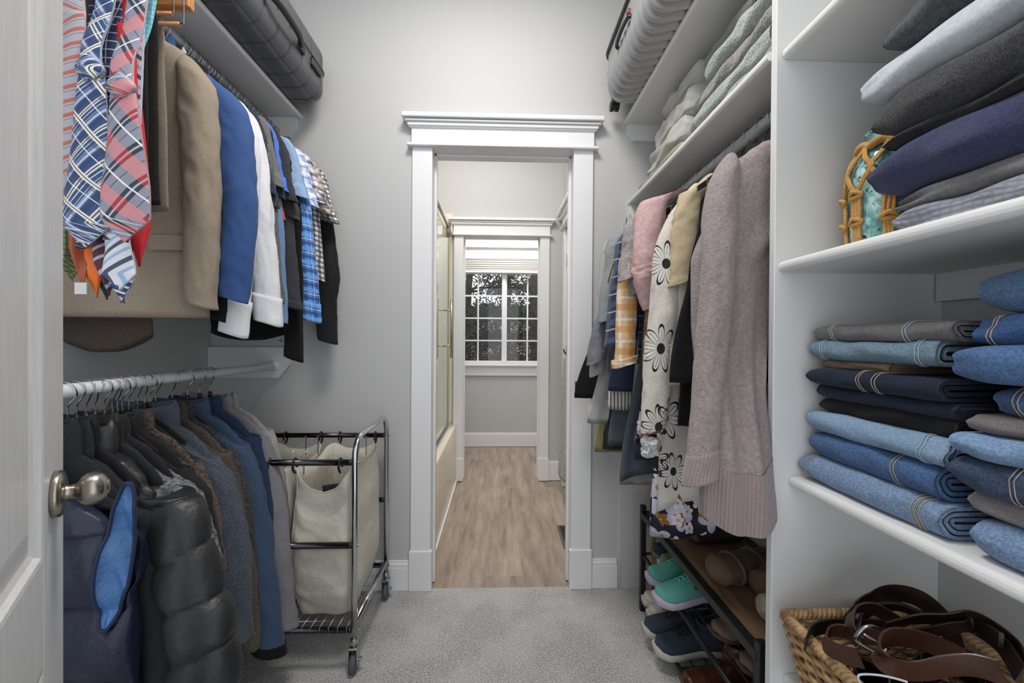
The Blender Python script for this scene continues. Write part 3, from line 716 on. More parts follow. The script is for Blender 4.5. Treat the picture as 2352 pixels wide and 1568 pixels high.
def TI(label, mat, pxt, pyt, pxb, pyb, Y, w, seed, **k):
    a = at(pxt, pyt, Y); b = at(pxb, pyb, Y)
    return necktie(label, mat, a.x, Y, a.z, b.z, w, seed, lean=b.x-a.x, **k)
TI('wide blue necktie with white and silver plaid, front left of the bunch', tieA, 292-80, 175, 195, 567, .86, .098, 1, knot=True, wt=.045)
TI('wide red, pink and grey plaid necktie with white lines', tieB, 283, 215, 288, 556, .85, .095, 2, knot=True, wt=.05)
ostr = bands('tie_orange_stripe', 'a9a9b2', [], [(.3, .28, 'b8593f', .9), (.62, .06, '6a5658', .7)], .05, .026, rot=math.radians(25), **sat)
TI('grey necktie with orange diagonal stripes at the door edge', ostr, 165, 30, 150, 470, .88, .075, 3, wt=.06)
TI('plain red necktie sticking out right of the grey plaid one', plain('tie_red', (.78, .12, .15), .55), 290, 60, 320, 612, .905, .040, 4, wt=.03, yaw=1.0, tipdrop=.09, bend=.006)
TI('turquoise checked necktie edge behind the red one', bands('tie_turquoise', '5db4c4', [(.3, .12, 'e9f4f4', .8)], [(.3, .12, '2d6d8a', .8)], .012, .012, **sat), 312, 200, 322, 575, .93, .03, 5, yaw=.9, wt=.02)
dots = bands('tie_navy_check', '1c2c52', [(.3, .12, 'd8dcea', .8)], [(.3, .12, 'd8dcea', .8)], .02, .02, **sat)
TI('navy necktie with white checks between the two wide plaid ones', dots, 246, 150, 240, 545, .885, .06, 6, wt=.055)
TI('black and white patterned necktie high behind the bunch', bands('tie_black_white', '15161a', [(.3, .15, 'e6e6ea', .9)], [(.3, .25, 'e6e6ea', .9)], .018, .03, **sat), 262, 20, 262, 500, .93, .05, 7, wt=.045)
TI('black necktie hanging at the back of the bunch', plain('tie_black', (.05, .05, .06), .6), 292, 30, 300, 560, .95, .06, 8, wt=.05)
TI('olive green patterned necktie end near the door edge', bands('tie_olive', '3d4a26', [(.3, .2, '8a9a4a', .7)], [(.3, .2, '1c2412', .8)], .012, .012, **sat), 155, 480, 166, 645, .90, .045, 9, wt=.04, yaw=.7)
TI('rust orange necktie end, left of the bright orange one', plain('tie_rust', (.62, .30, .16), .5), 176, 470, 190, 660, .90, .034, 10, yaw=.9, wt=.03, tipdrop=.08)
TI('bright orange necktie end, tip pointing down', plain('tie_orange', (.88, .42, .12), .5), 188, 470, 224, 684, .91, .055, 11, yaw=.55, wt=.03, tipdrop=.10)
TI('royal blue necktie end beside the bright orange one', plain('tie_royal', (.10, .25, .62), .45), 206, 470, 232, 662, .925, .042, 12, yaw=.8, wt=.03, tipdrop=.08)
TI('dark green necktie end behind the blue and white striped one', plain('tie_green', (.07, .24, .17), .5), 216, 480, 246, 688, .93, .05, 13, yaw=.6, wt=.03, tipdrop=.08)
TI('maroon striped necktie end left of the blue and white striped one', bands('tie_maroon', '4d1f33', [], [(.3, .3, 'b9b9cc', .8)], .05, .02, rot=.5, **sat), 228, 470, 252, 680, .90, .04, 14, yaw=.7, wt=.03, tipdrop=.07)
strp = bands('tie_blue_white_stripe', 'd9d9db', [], [(.2, .24, '1f3a60', .95), (.68, .18, '8fb0d8', .95)], .05, .034, rot=math.radians(35), **sat)
TI('white necktie end with navy and sky blue diagonal stripes', strp, 268, 540, 275, 668, .875, .063, 15, wt=.055, tipdrop=.035)
TI('navy and white banded necktie, lowest tip of the bunch', bands('tie_navy_band', '1e3f78', [], [(.3, .35, 'e4e6ec', .95)], .05, .026, rot=-.6, **sat), 270, 560, 282, 696, .905, .05, 16, wt=.045)
TI('dark navy necktie end in shadow under the red and grey plaid', plain('tie_dark_navy', (.03, .045, .07), .6), 262, 430, 268, 640, .94, .075, 17, wt=.07)
TI('dark necktie end with grey tip behind the blue plaid one', dots, 180, 430, 178, 585, .90, .085, 18, wt=.08)
tr = T('tie_rack', 'wooden tie hanger carrying the neckties above the frame', 'tie hanger', (-.86, .93, 2.06))
MB().add(box(-1.06, -.71, .93-.008, .93+.008, 2.035, 2.065, .004)).build('wooden_bar', PINE, tr, False)
MB().add(tube(smoothpath([(-.905, .93, 2.06), (-.905, .93, 2.09), (-1.00, .93, 2.095), (-1.049, .93, 2.10), (-1.045, .93, 2.124), (-1.02, .93, 2.129), (-1.0, .93, 2.115)], 5), .0025, 6)).build('hook', WIRE, tr)
lb = T('care_tag', 'small white label hanging from the back of a necktie', 'label', at(187, 662, .89)); c = at(187, 662, .885)
M('paper', *box(c.x-.013, c.x+.011, c.y-.001, c.y+.001, c.z-.012, c.z+.012), plain('paper_white', (.8, .8, .78), .7), lb, smooth=False)

# ------------------------------------------------------------------ left wall, lower rail: coats
ORD = ['first', 'second', 'third', 'fourth', 'fifth', 'sixth', 'seventh', 'eighth', 'ninth', 'tenth', 'eleventh', 'twelfth', 'thirteenth']
hook_px = [155, 176, 198, 218, 240, 258, 270, 281, 296, 316, 332, 345, 358, 396, 431, 459, 483]
for i, hp in enumerate(hook_px):
    yy = YX(hp, RL)
    hlab = ORD[i]+' black velvet hanger from the door on the lower left rail' if i < 13 else ['black velvet hanger under the slate grey coat collar', 'black velvet hanger holding the navy jacket', 'black velvet hanger holding the light grey pullover', 'farthest black velvet hanger on the lower rail, holding the oatmeal sweater'][i-13]
    hanger('clothes_hanger', RL, yy, RZ2, hlab, 'velvet hangers on the lower left rail' if i < 13 else None, tilt=(i*37 % 7-3)*.15, drop=.085, half=.135)
XLo = RL+.215
def coat(px, mat, label, seed, path, L, hd=.015, name='jacket', cat='jacket', r=(.05, .05, .045), ry=(.028, .03, .028), cf=None, col=(.035, 1.1), drop=.092, sw=.215, nk=.082, hem=.21, puff=0, pb=.07, top=.012, y=None, amp=.007, smat=None, cyb=0, cxb=0.03, hemcurve=0, nr=48):
    y = y or YX(px, XLo)
    P = [(RL+sw-.065, y, RZ2-.175-top), (RL+sw-.04, y-.004, RZ2-.215-top)]+[at(a, b, y+dy) for a, b, dy in path] if path else None
    return garment(name, label, cat, mat, 1, RL, RZ2, y, L=L, sw=sw, hd=hd, hem=hem, nk=nk, drop=drop, amp=amp, seed=seed, puff=puff, pb=pb, top=top, smat=smat,
                   sleeves=[(P, list(r), list(ry))] if path else None, cuff=cf, collar=col, cxb=cxb, cyb=cyb, n=52, nr=nr, hemcurve=hemcurve)
# farthest first
coat(629, cloth('8b8884', 'a3a09c', hs=200), 'oatmeal grey hooded sweater at the far end of the lower rail', 61, [(628, 1130, -.02), (640, 1300, -.05)], .62, hd=.018)
coat(617, cloth('77757a', '84828a', hs=260), 'light grey pullover with a white shoulder on the lower left rail', 62, [(618, 1100, -.02), (632, 1260, -.07), (648, 1430, -.09)], .58, hd=.018, r=(.04, .046, .05), ry=(.03, .035, .04))
coat(596, cloth('1f3054', '24375e'), 'navy blue jacket between the grey pullover and the steel blue one', 63, [(590, 1150, -.02), (606, 1350, -.06)], .7, hd=.014)
coat(571, cloth('2c435f', '34506f', rough=.8), 'steel blue fleece jacket with black trimmed cuff, hanging lowest', 64, [(570, 1120, -.03), (590, 1300, -.09), (618, 1490, -.12)], .74, hd=.018, r=(.045, .05, .052), ry=(.032, .036, .04), cf=(.04, 1.04, cloth('0c0c0e', '111114')))
coat(540, cloth('2c2c30', '46464c', hs=120), 'dark heathered jacket with cross-ribbed yarn, before the steel blue fleece', 65, [(535, 1130, -.02), (552, 1280, -.06), (565, 1430, -.08)], .78, hd=.012, ry=(.022, .024, .024))
coat(528, cloth('41392f', '5c5249', hs=200), 'brown tweed jacket on the lower left rail', 66, [(520, 1150, -.02), (545, 1300, -.06), (560, 1480, -.08)], .82, hd=.014, ry=(.024, .028, .03))
coat(503, cloth('3c4350', '525a68', hs=220), 'slate grey hooded jacket with raised collar', 67, [(508, 1130, -.02), (528, 1280, -.06), (528, 1460, -.09)], .78, hd=.02, r=(.048, .05, .055), ry=(.03, .034, .04), col=(.05, 1.3))
coat(462, cloth('37302b', '6b574c', hs=160), 'dark brown wool cardigan left of the slate grey jacket', 68, [(458, 1150, -.03), (478, 1300, -.08)], .7, hd=.012, ry=(.02, .022, .022))
coat(440, cloth('1d1d1f', '28282a'), 'black jacket before the dark brown cardigan', 69, [(440, 1130, -.03), (468, 1260, -.07)], .7, hd=.012, ry=(.02, .022, .022))
coat(410, cloth('22202a', '2a2834'), 'black jacket with heathered grey sleeves', 70, [(410, 1120, -.02), (447, 1220, -.05), (472, 1330, -.07)], .75, hd=.014, smat=cloth('3a3c3e', '86898a', hs=110, rough=1), ry=(.024, .026, .026))
coat(385, cloth('191a1c', '202124', rough=.5), 'charcoal shell jacket half covered by the puffer', 75, None, .7, hd=.014, col=(.045, 1.3))
puf = cloth('222325', '292a2d', rough=.42, spec=.4, wr=.35, wrs=20, bump=.05, sheen=0)
coat(365, puf, 'black quilted puffer jacket with horizontal stitching', 71, [(388, 1140, -.02), (428, 1300, -.06), (462, 1450, -.10), (470, 1600, -.12)], .86, hd=.03, r=(.05, .062, .07, .07), ry=(.035, .045, .05, .05), puff=.55, pb=.10, top=.03, col=(.05, 1.4), cxb=.06, nr=130)
coat(322, cloth('1f2126', '282a2f', rough=.75), 'dark charcoal softshell jacket behind the navy vest', 72, [(335, 1180, -.0), (362, 1350, -.01), (398, 1560, -.02)], .86, hd=.026, r=(.04, .046, .05), ry=(.03, .035, .04), top=.03, col=(.06, 1.35), cxb=.04)
# navy quilted vest with bright blue lining in the armhole
def vest():
    y = .882; rx = RL; rz = RZ2
    o = T('puffer_vest', 'navy quilted vest with bright blue armhole lining, nearest the door', 'vest', (rx, y, rz))
    nr, n = 100, 130; prof = [(0, .08, .026, 0, 0), (.03, .10, .03, 0, 0), (.10, .19, .032, .02, 0), (.16, .222, .034, .036, 0), (.30, .228, .036, .044, 0), (.55, .234, .042, .046, 0), (.86, .24, .046, .055, 0)]
    c0 = at(247, 1287, y-.036); HZ = .145
    def lens(z):
        zz = (z-c0.z)/HZ; return c0.x+.014*zz, .025*max(0, 1-zz*zz)**.55, zz
    def surf(ca, sa, t, dep=True):
        hw, hd, cx, cy = interp(prof, t); z = rz-.15-t
        x = hw*math.copysign(abs(ca)**.5, ca)
        q = (abs(math.sin(pi*(t-.13)/.150)))**.45 if t > .13 else .8
        yv = hd*(.45+.62*q)*math.copysign(abs(sa)**.6, sa)+.005*N3(x*26, t*9, sa, 4)+.007*N3(x*9, t*6, sa, 2)
        px, py = rx+x+cx, y+yv
        if dep and sa < .1:
            cxx, hl, zz = lens(z)
            if abs(zz) < 1.05:
                e = (px-cxx)/max(hl+.004, .004)
                if abs(e) < 1: py += .040*(1-e*e)**.5
        return (px, py, z)
    rings = [[surf(math.cos(2*pi*k/n), math.sin(2*pi*k/n), .86*(i/nr)**1.1) for k in range(n)] for i in range(nr+1)]
    V, Fc, uv = loft(rings)
    M('shell', V, Fc, cloth('151d33', '1b2440', rough=.42, spec=.4, wr=.4, wrs=20, bump=.05, sheen=0), o)
    def front(x, z):
        t = rz-.15-z; hw, hd, cx, cy = interp(prof, t); u = max(-.999, min(.999, (x-rx-cx)/hw)); ca = math.copysign(abs(u)**2, u)
        return surf(ca, -math.sqrt(max(0, 1-ca*ca)), t, False)[1]
    G = []; m1, m2 = 40, 14
    for i in range(m1+1):
        z = c0.z+HZ*.995*math.sin(pi*(i/m1-.5)); cxx, hl, zz = lens(z); R = []
        for j in range(m2+1):
            e = -1+2*j/m2; x = cxx+e*(hl+.002)
            R.append((x, front(x, z)-.003+.014*(1-e*e)**.7*(hl/.025)+.004*math.sin(z*60+e*3)*(1-e*e), z))
        G.append(R)
    V = [p for R in G for p in R]; Fc = [(i*(m2+1)+j, i*(m2+1)+j+1, (i+1)*(m2+1)+j+1, (i+1)*(m2+1)+j) for i in range(m1) for j in range(m2)]
    M('armhole_lining', V, Fc, cloth('1a67ab', '2274ba', rough=.4, spec=.5, wr=.5, wrs=24, bump=.05, sheen=0), o, label='bright blue satin lining')
    P = [G[i][0] for i in range(m1+1)]+[G[i][m2] for i in range(m1, -1, -1)]
    MB().add(tube([Vector(p)+Vector((0, -.001, 0)) for p in P], .0036, 8, closed=True)).build('armhole_piping', cloth('1a2a4c', '22345c', rough=.5), o)
vest()
coat(306, cloth('1a1b1f', '26272c', rough=.7), 'black hooded jacket just behind the navy vest', 73, None, .84, hd=.012, top=.015, col=(.055, 1.3), hem=.20, sw=.20)
coat(345, cloth('141416', '1c1c1f', rough=.6), 'black jacket between the softshell and the puffer', 74, None, .8, hd=.012, col=(.05, 1.25), sw=.2)
# ------------------------------------------------------------------ entry door (open, at the left edge)
t = NT('door_paint'); v = t.coord(scale=(30, 30, 1.6)); gn = t.noise(v, 6, 6, .65); v2 = t.coord(scale=(8, 8, .7)); g2 = t.noise(v2, 4, 3)
t.bump(gn, .35, .0015); t.bump(g2, .15, .002)
DOORM = t.fin(t.mix(t.maprange(gn, .3, .7), lin((.80, .80, .80)), lin((.87, .87, .87))), .36)
dd = Vector((.598, -.80, 0)).normalized(); dn = Vector((.80, .598, 0)).normalized()
door = T('door_2', 'white grained entry door standing open at the left edge', 'door', (-.664, .652, 0)); door['kind'] = 'structure'
door.rotation_euler = (0, 0, math.atan2(dd.y, dd.x))
DW = .71
# local: x from latch edge to hinges, +y faces the clothes, -y ... camera side is local +y when dn = rot(dd, +90)
sg = 1 if Vector((-dd.y, dd.x, 0)).dot(dn) > 0 else -1
def dbox(x0, x1, y0, y1, z0, z1, b=0): 
    if sg < 0: y0, y1 = -y1, -y0
    return box(x0, x1, y0, y1, z0, z1, b, 3)
m = MB()
pan = ((.20, .735), (.875, 1.93))
m.add(dbox(0, .115, -.035, 0, .01, 2.03, .0015)).add(dbox(DW-.115, DW, -.035, 0, .01, 2.03)).add(dbox(.115, DW-.115, -.034, -.0003, .01, .20)).add(dbox(.115, DW-.115, -.034, -.0003, .735, .875)).add(dbox(.115, DW-.115, -.034, -.0003, 1.93, 2.03))
m.build('door_slab', DOORM, door, False, local=True)
for z0, z1 in pan:
    # ogee moulding: stepped sloping frame, then the raised field
    prof = [(0, 0), (.006, -.001), (.010, -.007), (.018, -.010), (.026, -.009), (.050, -.004), (.058, -.003)]
    V = []; Fc = []
    for ins, dep in prof:
        V += [(.115+ins, sg*dep, z0+ins), (DW-.115-ins, sg*dep, z0+ins), (DW-.115-ins, sg*dep, z1-ins), (.115+ins, sg*dep, z1-ins)]
    for i in range(len(prof)-1):
        for k in range(4): Fc.append((i*4+k, i*4+(k+1) % 4, (i+1)*4+(k+1) % 4, (i+1)*4+k))
    Fc.append(tuple(len(prof)*4-4+k for k in range(4)))
    V += [(p[0], -sg*.034, p[2]) for p in V[:4]]; b = len(V)-4; Fc.append((b+3, b+2, b+1, b))
    M('raised_panel', V, Fc, DOORM, door, local=True, smooth=False)
kz = .946
def ylathe(prof, n=40):
    V, Fc = lathe([(r*(.88 if prof[0][1] > .05 else 1), sg*h*(.70 if prof[0][1] > .05 else 1)) for r, h in prof], (.060, 0, kz), n, 'y'); return V, Fc
kb = M('door_knob', *ylathe([(.0, .082), (.010, .082), (.0125, .0805), (.0135, .078), (.0165, .0778), (.022, .073), (.0262, .064), (.0272, .056), (.0258, .047), (.021, .039), (.014, .034), (.0115, .030), (.0110, .022), (.013, .014), (.019, .009)]), NICKEL, door, local=True, label='brushed nickel egg-shaped knob')
M('rosette', *ylathe([(.0, .012), (.020, .012), (.027, .0105), (.0315, .0085), (.0325, .006), (.0325, .0)]), NICKEL, kb, local=True)
kb2 = M('latch_plate', *box(-.001, .0, -.029 if sg > 0 else .006, -.006 if sg > 0 else .029, kz-.028, kz+.028), NICKEL, door, local=True, smooth=False)

# ------------------------------------------------------------------ laundry sorter cart
CX, CX2, CY1, CY2 = -.500, -1.235, 1.458, 1.868
ct = T('laundry_sorter_cart', 'chrome rolling laundry cart with three canvas bags below the coats', 'laundry cart', (-.87, 1.66, 0))
for X in (CX, CX2):
    P = [(X, CY1, .118), (X, CY1, .40), (X, CY1, .735)] + [(X, CY1+.07-.07*math.cos(a), .735+.085*math.sin(a)) for a in (pi/8, pi/4, 3*pi/8, pi/2)]
    P += [(X, 1.66, .822)] + [(X, CY2-.07+.07*math.sin(a), .737+.085*math.cos(a)) for a in (0, pi/8, pi/4, 3*pi/8, pi/2)] + [(X, CY2, .40), (X, CY2, .118)]
    MB().add(tube(P, .0112, 16)).build('end_frame', CHROME, ct)
    MB().add(tube([(X, CY1+.01, .170), (X, CY2-.01, .170)], .0105, 14)).build('side_rail', CHROME, ct)
DKC = plain('dark_chrome', (.26, .26, .27), .14, 1)
for Y in (CY1, CY2):
    for z in (.735, .445, .150):
        b = MB().add(tube([(CX2+.012, Y, z), (CX-.022, Y, z)], .0108, 16)).build('cross_bar', DKC, ct)
        MB().add(tube([(CX-.024, Y, z), (CX-.008, Y, z)], .0105, 14)).build('end_cap', BLKP, b)
        MB().add(lathe([(.0, CX+.016), (.004, CX+.0155), (.0055, CX+.012)], (0, Y, z), 12, 'x')).build('bolt', CHROME, b)
m = MB()
for i in range(24): x = CX2+.03+i*.031; m.add(tube([(x, CY1-.012, .145), (x, CY1-.012, .163), (x, CY2+.012, .163), (x, CY2+.012, .145)], .0014, 5))
for i in range(6): y = CY1+.03+i*.07; m.add(tube([(CX2+.02, y, .160), (CX-.02, y, .160)], .0016, 5))
m.build('wire_shelf', WIRE, ct)
for X in (CX, CX2):
    for Y, rz in ((CY1, 0.15), (CY2, .1)):
        c = MB().add(lathe([(.008, .125), (.013, .12), (.015, .112), (.015, .102), (.009, .096), (.009, .085)], (X, Y, 0), 16))
        for sx in (-1, 1): c.add(box(X+sx*.014-.0015, X+sx*.014+.0015, Y-.017, Y+.017, .028, .092, .001))
        c.add(box(X-.0155, X+.0155, Y-.017, Y+.017, .086, .094, .002))
        c.add(box(X+.014, X+.026, Y-.004, Y+.012, .040, .048, .002))
        c = c.build('caster', WIRE, ct, False)
        MB().add(lathe([(.012, X-.0115), (.027, X-.0115), (.0335, X-.008), (.035, X), (.0335, X+.008), (.027, X+.0115), (.012, X+.0115)], (0, Y, .0352), 28, 'x')).build('wheel', RUBBER, c)
CANV = cloth('cfc8b6', 'd9d2c1', scale=1400, hs=900, bump=.25, wr=.75, wrs=11)
def bag(xc, hw, lab, first=False):
    b = T('laundry_bag', lab, 'laundry bag', (xc, 1.66, .17), 'canvas bags in the laundry cart')
    yc, hd = 1.663, .178
    n = 96; rings = []; NRr = 40
    def ring(q, ins=0):
        R = []
        for k in range(n):
            a = 2*pi*k/n; ca, sa = math.cos(a), math.sin(a)
            bx = math.copysign(abs(ca)**.35, ca); by = math.copysign(abs(sa)**.35, sa)
            bul = math.sin(pi*min(1, q*1.15))*.020 if q < .87 else 0
            sh = .86+.14*min(1, q*5)
            x = (hw*sh+bul*.5-ins)*bx; y = (hd*sh+bul-ins)*by
            ztop = .735 - (.125*max(0, 1-abs(bx)**2.2)**1.0 if sa < 0 else .055*max(0, 1-abs(bx)**2.2)) - .085*max(0, 1-abs(by)**2.0)*(1 if True else 0)*.75
            z = .168+(ztop-.168)*q
            sag = .020*(q > .8)*(1-abs(bx)**2)*(1 if sa < 0 else 0)
            y += (.014*N3(x*9, z*6, sa, xc*9)+.007*N3(x*22+z*14, z*16, sa, 2))*(1 if abs(by) > .9 else .3)+sag
            x += (.012*N3(y*7, z*6, ca, 7))*(1 if abs(bx) > .9 else .2)
            R.append((xc+x, yc+y, z))
        return R
    for i in range(NRr+1): rings.append(ring(i/NRr))
    rings.append(ring(1, .003)); rings += [ring(1-i/12, .004+.002*(i > 0)) for i in range(1, 12)]
    V, Fc, uv = loft(rings); M('bag_cloth', V, Fc, CANV, b, uv=uv)
    # hems and seams
    MB().add(tube(ring(1, .001), .0022, 6, closed=True)).build('top_hem', CANV, b)
    for sx in (1, -1):
        P = [Vector(ring(i/20)[int(n*(.25+.5)) - sx*int(n*.105)])+Vector((0, -.001, 0)) for i in range(21)]
        MB().add(tube(P, .0016, 5)).build('seam', CANV, b)
    for sx in (-1, 1):
        for Y, sy in ((CY1, -1), (CY2, 1)):
            x = xc+sx*(hw-.03)
            P = smoothpath([(x, Y-sy*.0, .700), (x, Y+sy*.014, .715), (x, Y+sy*.0145, .735), (x, Y, .7495), (x, Y-sy*.0145, .737), (x, Y-sy*.016, .715)], 4)
            h = MB().add(tube(P, .0042, 8)).build('hook', BLKP, b)
        if True:
            P = [(xc+sx*(hw-.012), yc-.10, .66), (xc+sx*(hw-.012), yc-.10, .735), (xc+sx*(hw-.012), yc+.02, .775), (xc+sx*(hw-.012), yc+.02, .70)]
            MB().add(tube(P, .0018, 6)).build('wire_handle', WIRE, b)
    return b
bag(-.628, .108, 'cream canvas laundry bag at the open end of the cart, a dark thing inside')
bag(-.868, .108, 'middle cream canvas laundry bag, half hidden behind the grey sleeves')
bag(-1.108, .108, 'innermost cream canvas laundry bag near the left wall')
di = T('phone', 'dark flat object tucked in the front of the nearest laundry bag', 'phone', (-.597, 1.538, .598))
V, Fc = box(-.045, .045, -.006, .006, -.07, .035, .004); R3 = Matrix.Rotation(math.radians(-6), 3, 'Y')
M('case', [R3 @ Vector(p) for p in V], Fc, plain('dark_grey', (.14, .14, .15), .5), di, local=True, smooth=False)
# ------------------------------------------------------------------ right rail garments
def RG(name, label, cat, mat, y, L, pxl=None, hw=.17, hd=.014, sw=.205, sl=None, seed=1, **k):
    """garment on the right rail; pxl = where its room-side hem edge is seen"""
    if pxl is not None:
        X = ray(pxl, 900).x*(y+k.get('cyb', 0)); cx = (RR-hw)-X
        k['cxb'] = cx
    return garment(name, label, cat, mat, -1, RR, RZ3, y, L=L, sw=sw, hd=hd, hem=hw, seed=seed, sleeves=sl, n=k.pop('n', 56), nr=k.pop('nr', 48), **k)
def path(y0, x0, z0, pts): return [Vector((x0, y0, z0))]+[at(a, b, c) for a, b, c in pts]
rh = 'slim black hanger on the right rail, its hook over the grey rod'
for yy, wh_ in ((.985, 'mauve cardigan'), (1.035, 'sleeveless black dress'), (1.085, 'pale yellow cardigan'), (1.14, 'daisy cardigan'), (1.195, 'navy flowered dress over the shoe rack'), (1.24, 'pink blouse'), (1.30, 'grey mauve knit with ribbed sleeve'), (1.36, 'peach plaid shirt'), (1.42, 'navy flannel shirt'), (1.52, 'sage grey tee'), (1.56, 'lavender hoodie'), (1.62, 'pale grey tunic'), (1.70, 'small yellow top'), (1.80, 'farthest black dress')):
    hanger('clothes_hanger', RR, yy, RZ3, 'slim black hanger in the '+wh_+' on the right rail', 'hangers on the right rail', drop=.10, half=.20)
MAU = cloth('8e7f7e', 'a3928f', scale=260, hs=120, bump=.9, sheen=.2, wr=.35, dist=.003)
MAUR = NT('mauve_rib'); _v = MAUR.coord('UV'); _w = MAUR.node('ShaderNodeTexWave'); MAUR.link(_v, _w.inputs[0]); _w.inputs['Scale'].default_value = 40; _w.inputs['Distortion'].default_value = .6
MAUR.bump(_w.outputs[1], .5, .003); _o = MAUR.coord(); MAUR.bump(MAUR.noise(_o, 260, 2), .7, .003); MAUR = MAUR.fin(MAUR.mix(_w.outputs[1], lin('877877'), lin('958583')), .95, 0, .1, .4)
yc_ = .985
car = garment('cardigan', 'long mauve fuzzy knit cardigan in front of the shelving divider', 'cardigan', MAU, -1, RR, RZ3, yc_, hd=.03, amp=.013, k=2.6, seed=4, n=110, nr=90,
    profx=[(0, .07, .03, 0, 0), (.02, .10, .034, 0, 0), (.06, .155, .034, 0, 0), (.10, .185, .036, .0, 0), (.16, .190, .036, .0, 0), (.29, .100, .036, .135, .0), (.45, .092, .038, .146, -.010), (.60, .076, .042, .168, -.052), (.76, .077, .042, .171, -.082), (.875, .080, .040, .172, -.092)], xj=.004, hemcurve=-.03,
    sleeves=[(path(yc_-.0, .545, 1.615, [(1652, 500, .955), (1642, 700, .925), (1624, 900, .905), (1607, 1103, .885)]), [.036, .036, .034, .035], [.034, .034, .03, .028])], cuff=(.10, 1.05, MAUR))
# ribbed hem band = the last rows of the torso, slightly proud
tor = [c for c in car.children if c.name.startswith('torso')][0]
me = tor.data; nn = 110; V = [v.co.copy() for v in me.vertices]; rows = list(range(80, 91)); RRs = []
for r_ in rows:
    R = V[r_*nn:(r_+1)*nn]; mx = sum((p.x for p in R))/nn; my = sum((p.y for p in R))/nn
    RRs.append([(mx+(p.x-mx)*1.015, my+(p.y-my)*1.06, p.z-.002) for p in R])
VV, FF, uv = loft(RRs, False, False); FF = [q[::-1] for q in FF]
M('ribbed_hem', VV, FF, MAUR, car, local=True, uv=uv)
# black top with velvet hem
bk = cloth('17181b', '1d1e22', rough=.8)
g = RG('dress', 'sleeveless black dress with dark velvet hem beside the mauve cardigan', 'dress', bk, 1.04, .585, 1536, hw=.15, hd=.016, sw=.20, seed=71, amp=.005, collar=(.03, 1.0))
# beige cardigan
y = 1.09
RG('cardigan', 'pale yellow and cream cardigan left of the black dress', 'cardigan', cloth('d8cdb0', 'e0d6bb', hs=300), y, .60, 1521, hw=.14, hd=.010, sw=.20, seed=72, amp=.006,
   sl=[(path(y, .54, 1.60, [(1588, 470, y-.005), (1577, 560, y-.01), (1570, 650, y-.01)]), [.040, .044, .040], [.022, .024, .022])], smat=cloth('bfa77b', 'cbb48a', hs=300))
# daisy cardigan: outlined flowers laid out in object space
def daisies(name, ground, flowers, org):
    t = NT(name); v = t.coord(); sp = t.node('ShaderNodeSeparateXYZ'); t.link(v, sp.inputs[0])
    n0 = t.noise(v, 300, 3); col = t.mix(t.maprange(n0, .4, .6), lin(ground), lin('cdc8c0')); blk = lin('1b1a1c')
    ink = None
    for (fx, fz, R, npet, ph, sq) in flowers:
        dx = t.math('DIVIDE', t.math('SUBTRACT', sp.outputs[0], fx-org[0]), sq); dz = t.math('SUBTRACT', sp.outputs[2], fz-org[2])
        r = t.math('SQRT', t.math('ADD', t.math('MULTIPLY', dx, dx), t.math('MULTIPLY', dz, dz)))
        a = t.math('ADD', t.math('ARCTAN2', dz, dx), ph)
        s1 = t.math('ABSOLUTE', t.math('SINE', t.math('MULTIPLY', a, npet/2)))
        pet = t.math('MULTIPLY', t.math('POWER', s1, .55), R)
        edge = t.math('LESS_THAN', t.math('ABSOLUTE', t.math('SUBTRACT', r, pet)), .0042)
        inner = t.math('LESS_THAN', r, t.math('MULTIPLY', pet, .86))
        s2 = t.math('LESS_THAN', t.math('ABSOLUTE', t.math('SINE', t.math('MULTIPLY', a, npet*1.0))), .16)
        rib = t.math('MULTIPLY', t.math('MULTIPLY', s2, inner), t.math('GREATER_THAN', r, R*.25))
        ctr = t.math('LESS_THAN', r, R*.24)
        k = t.math('MAXIMUM', t.math('MAXIMUM', edge, rib), ctr)
        ins = t.math('LESS_THAN', r, pet)
        col = t.mix(t.math('MULTIPLY', ins, .35), col, lin('e4e1dc'))
        ink = k if ink is None else t.math('MAXIMUM', ink, k)
    col = t.mix(ink, col, blk)
    t.bump(t.noise(v, 10, 4, .6), .5, .012); t.bump(t.noise(v, 500, 2), .4, .0015)
    return t.fin(col, .95, 0, .1, .3)
y = 1.14
fl = []
for (px, py, R, n_, ph) in ((1524, 608, .060, 9, .3), (1508, 800, .062, 9, .9), (1502, 975, .058, 9, .1), (1532, 962, .060, 7, .6), (1550, 1085, .05, 8, .2), (1512, 1062, .045, 8, .8), (1545, 425, .04, 8, .5), (1575, 600, .04, 8, 0)):
    p = at(px, py, y-.03); fl.append((p.x, p.z, R, n_, ph, .72))
DAI = daisies('daisy_knit', 'bdb6ac', fl, (RR, y, RZ3))
g = RG('cardigan', 'off-white long cardigan printed with black outlined daisies', 'cardigan', DAI, y, .93, 1508, hw=.155, hd=.022, sw=.205, seed=75, amp=.008, hemcurve=.05,
   sl=[(path(y, .535, 1.60, [(1543, 560, y-.02), (1525, 720, y-.03), (1511, 860, y-.035), (1502, 985, y-.04)]), [.038, .043, .042, .034], [.026, .03, .03, .026])])
pb0 = T('plastic_bag', 'crumpled clear white plastic bag sticking out below the daisy sleeve', 'plastic bag', at(1493, 1024, y-.04))
def crump(p, n): return n*(.012*N3(p.x*60, p.y*60, p.z*60, 3)+.006*N3(p.x*150, p.y*150, p.z*150, 1))
V, Fc = rbox((0, 0, 0), (.044, .036, .054), .016, (16, 16, 18), crump)
M('film', V, Fc, plain('plastic_film', (.72, .73, .73), .25), pb0, local=True, smooth=False)
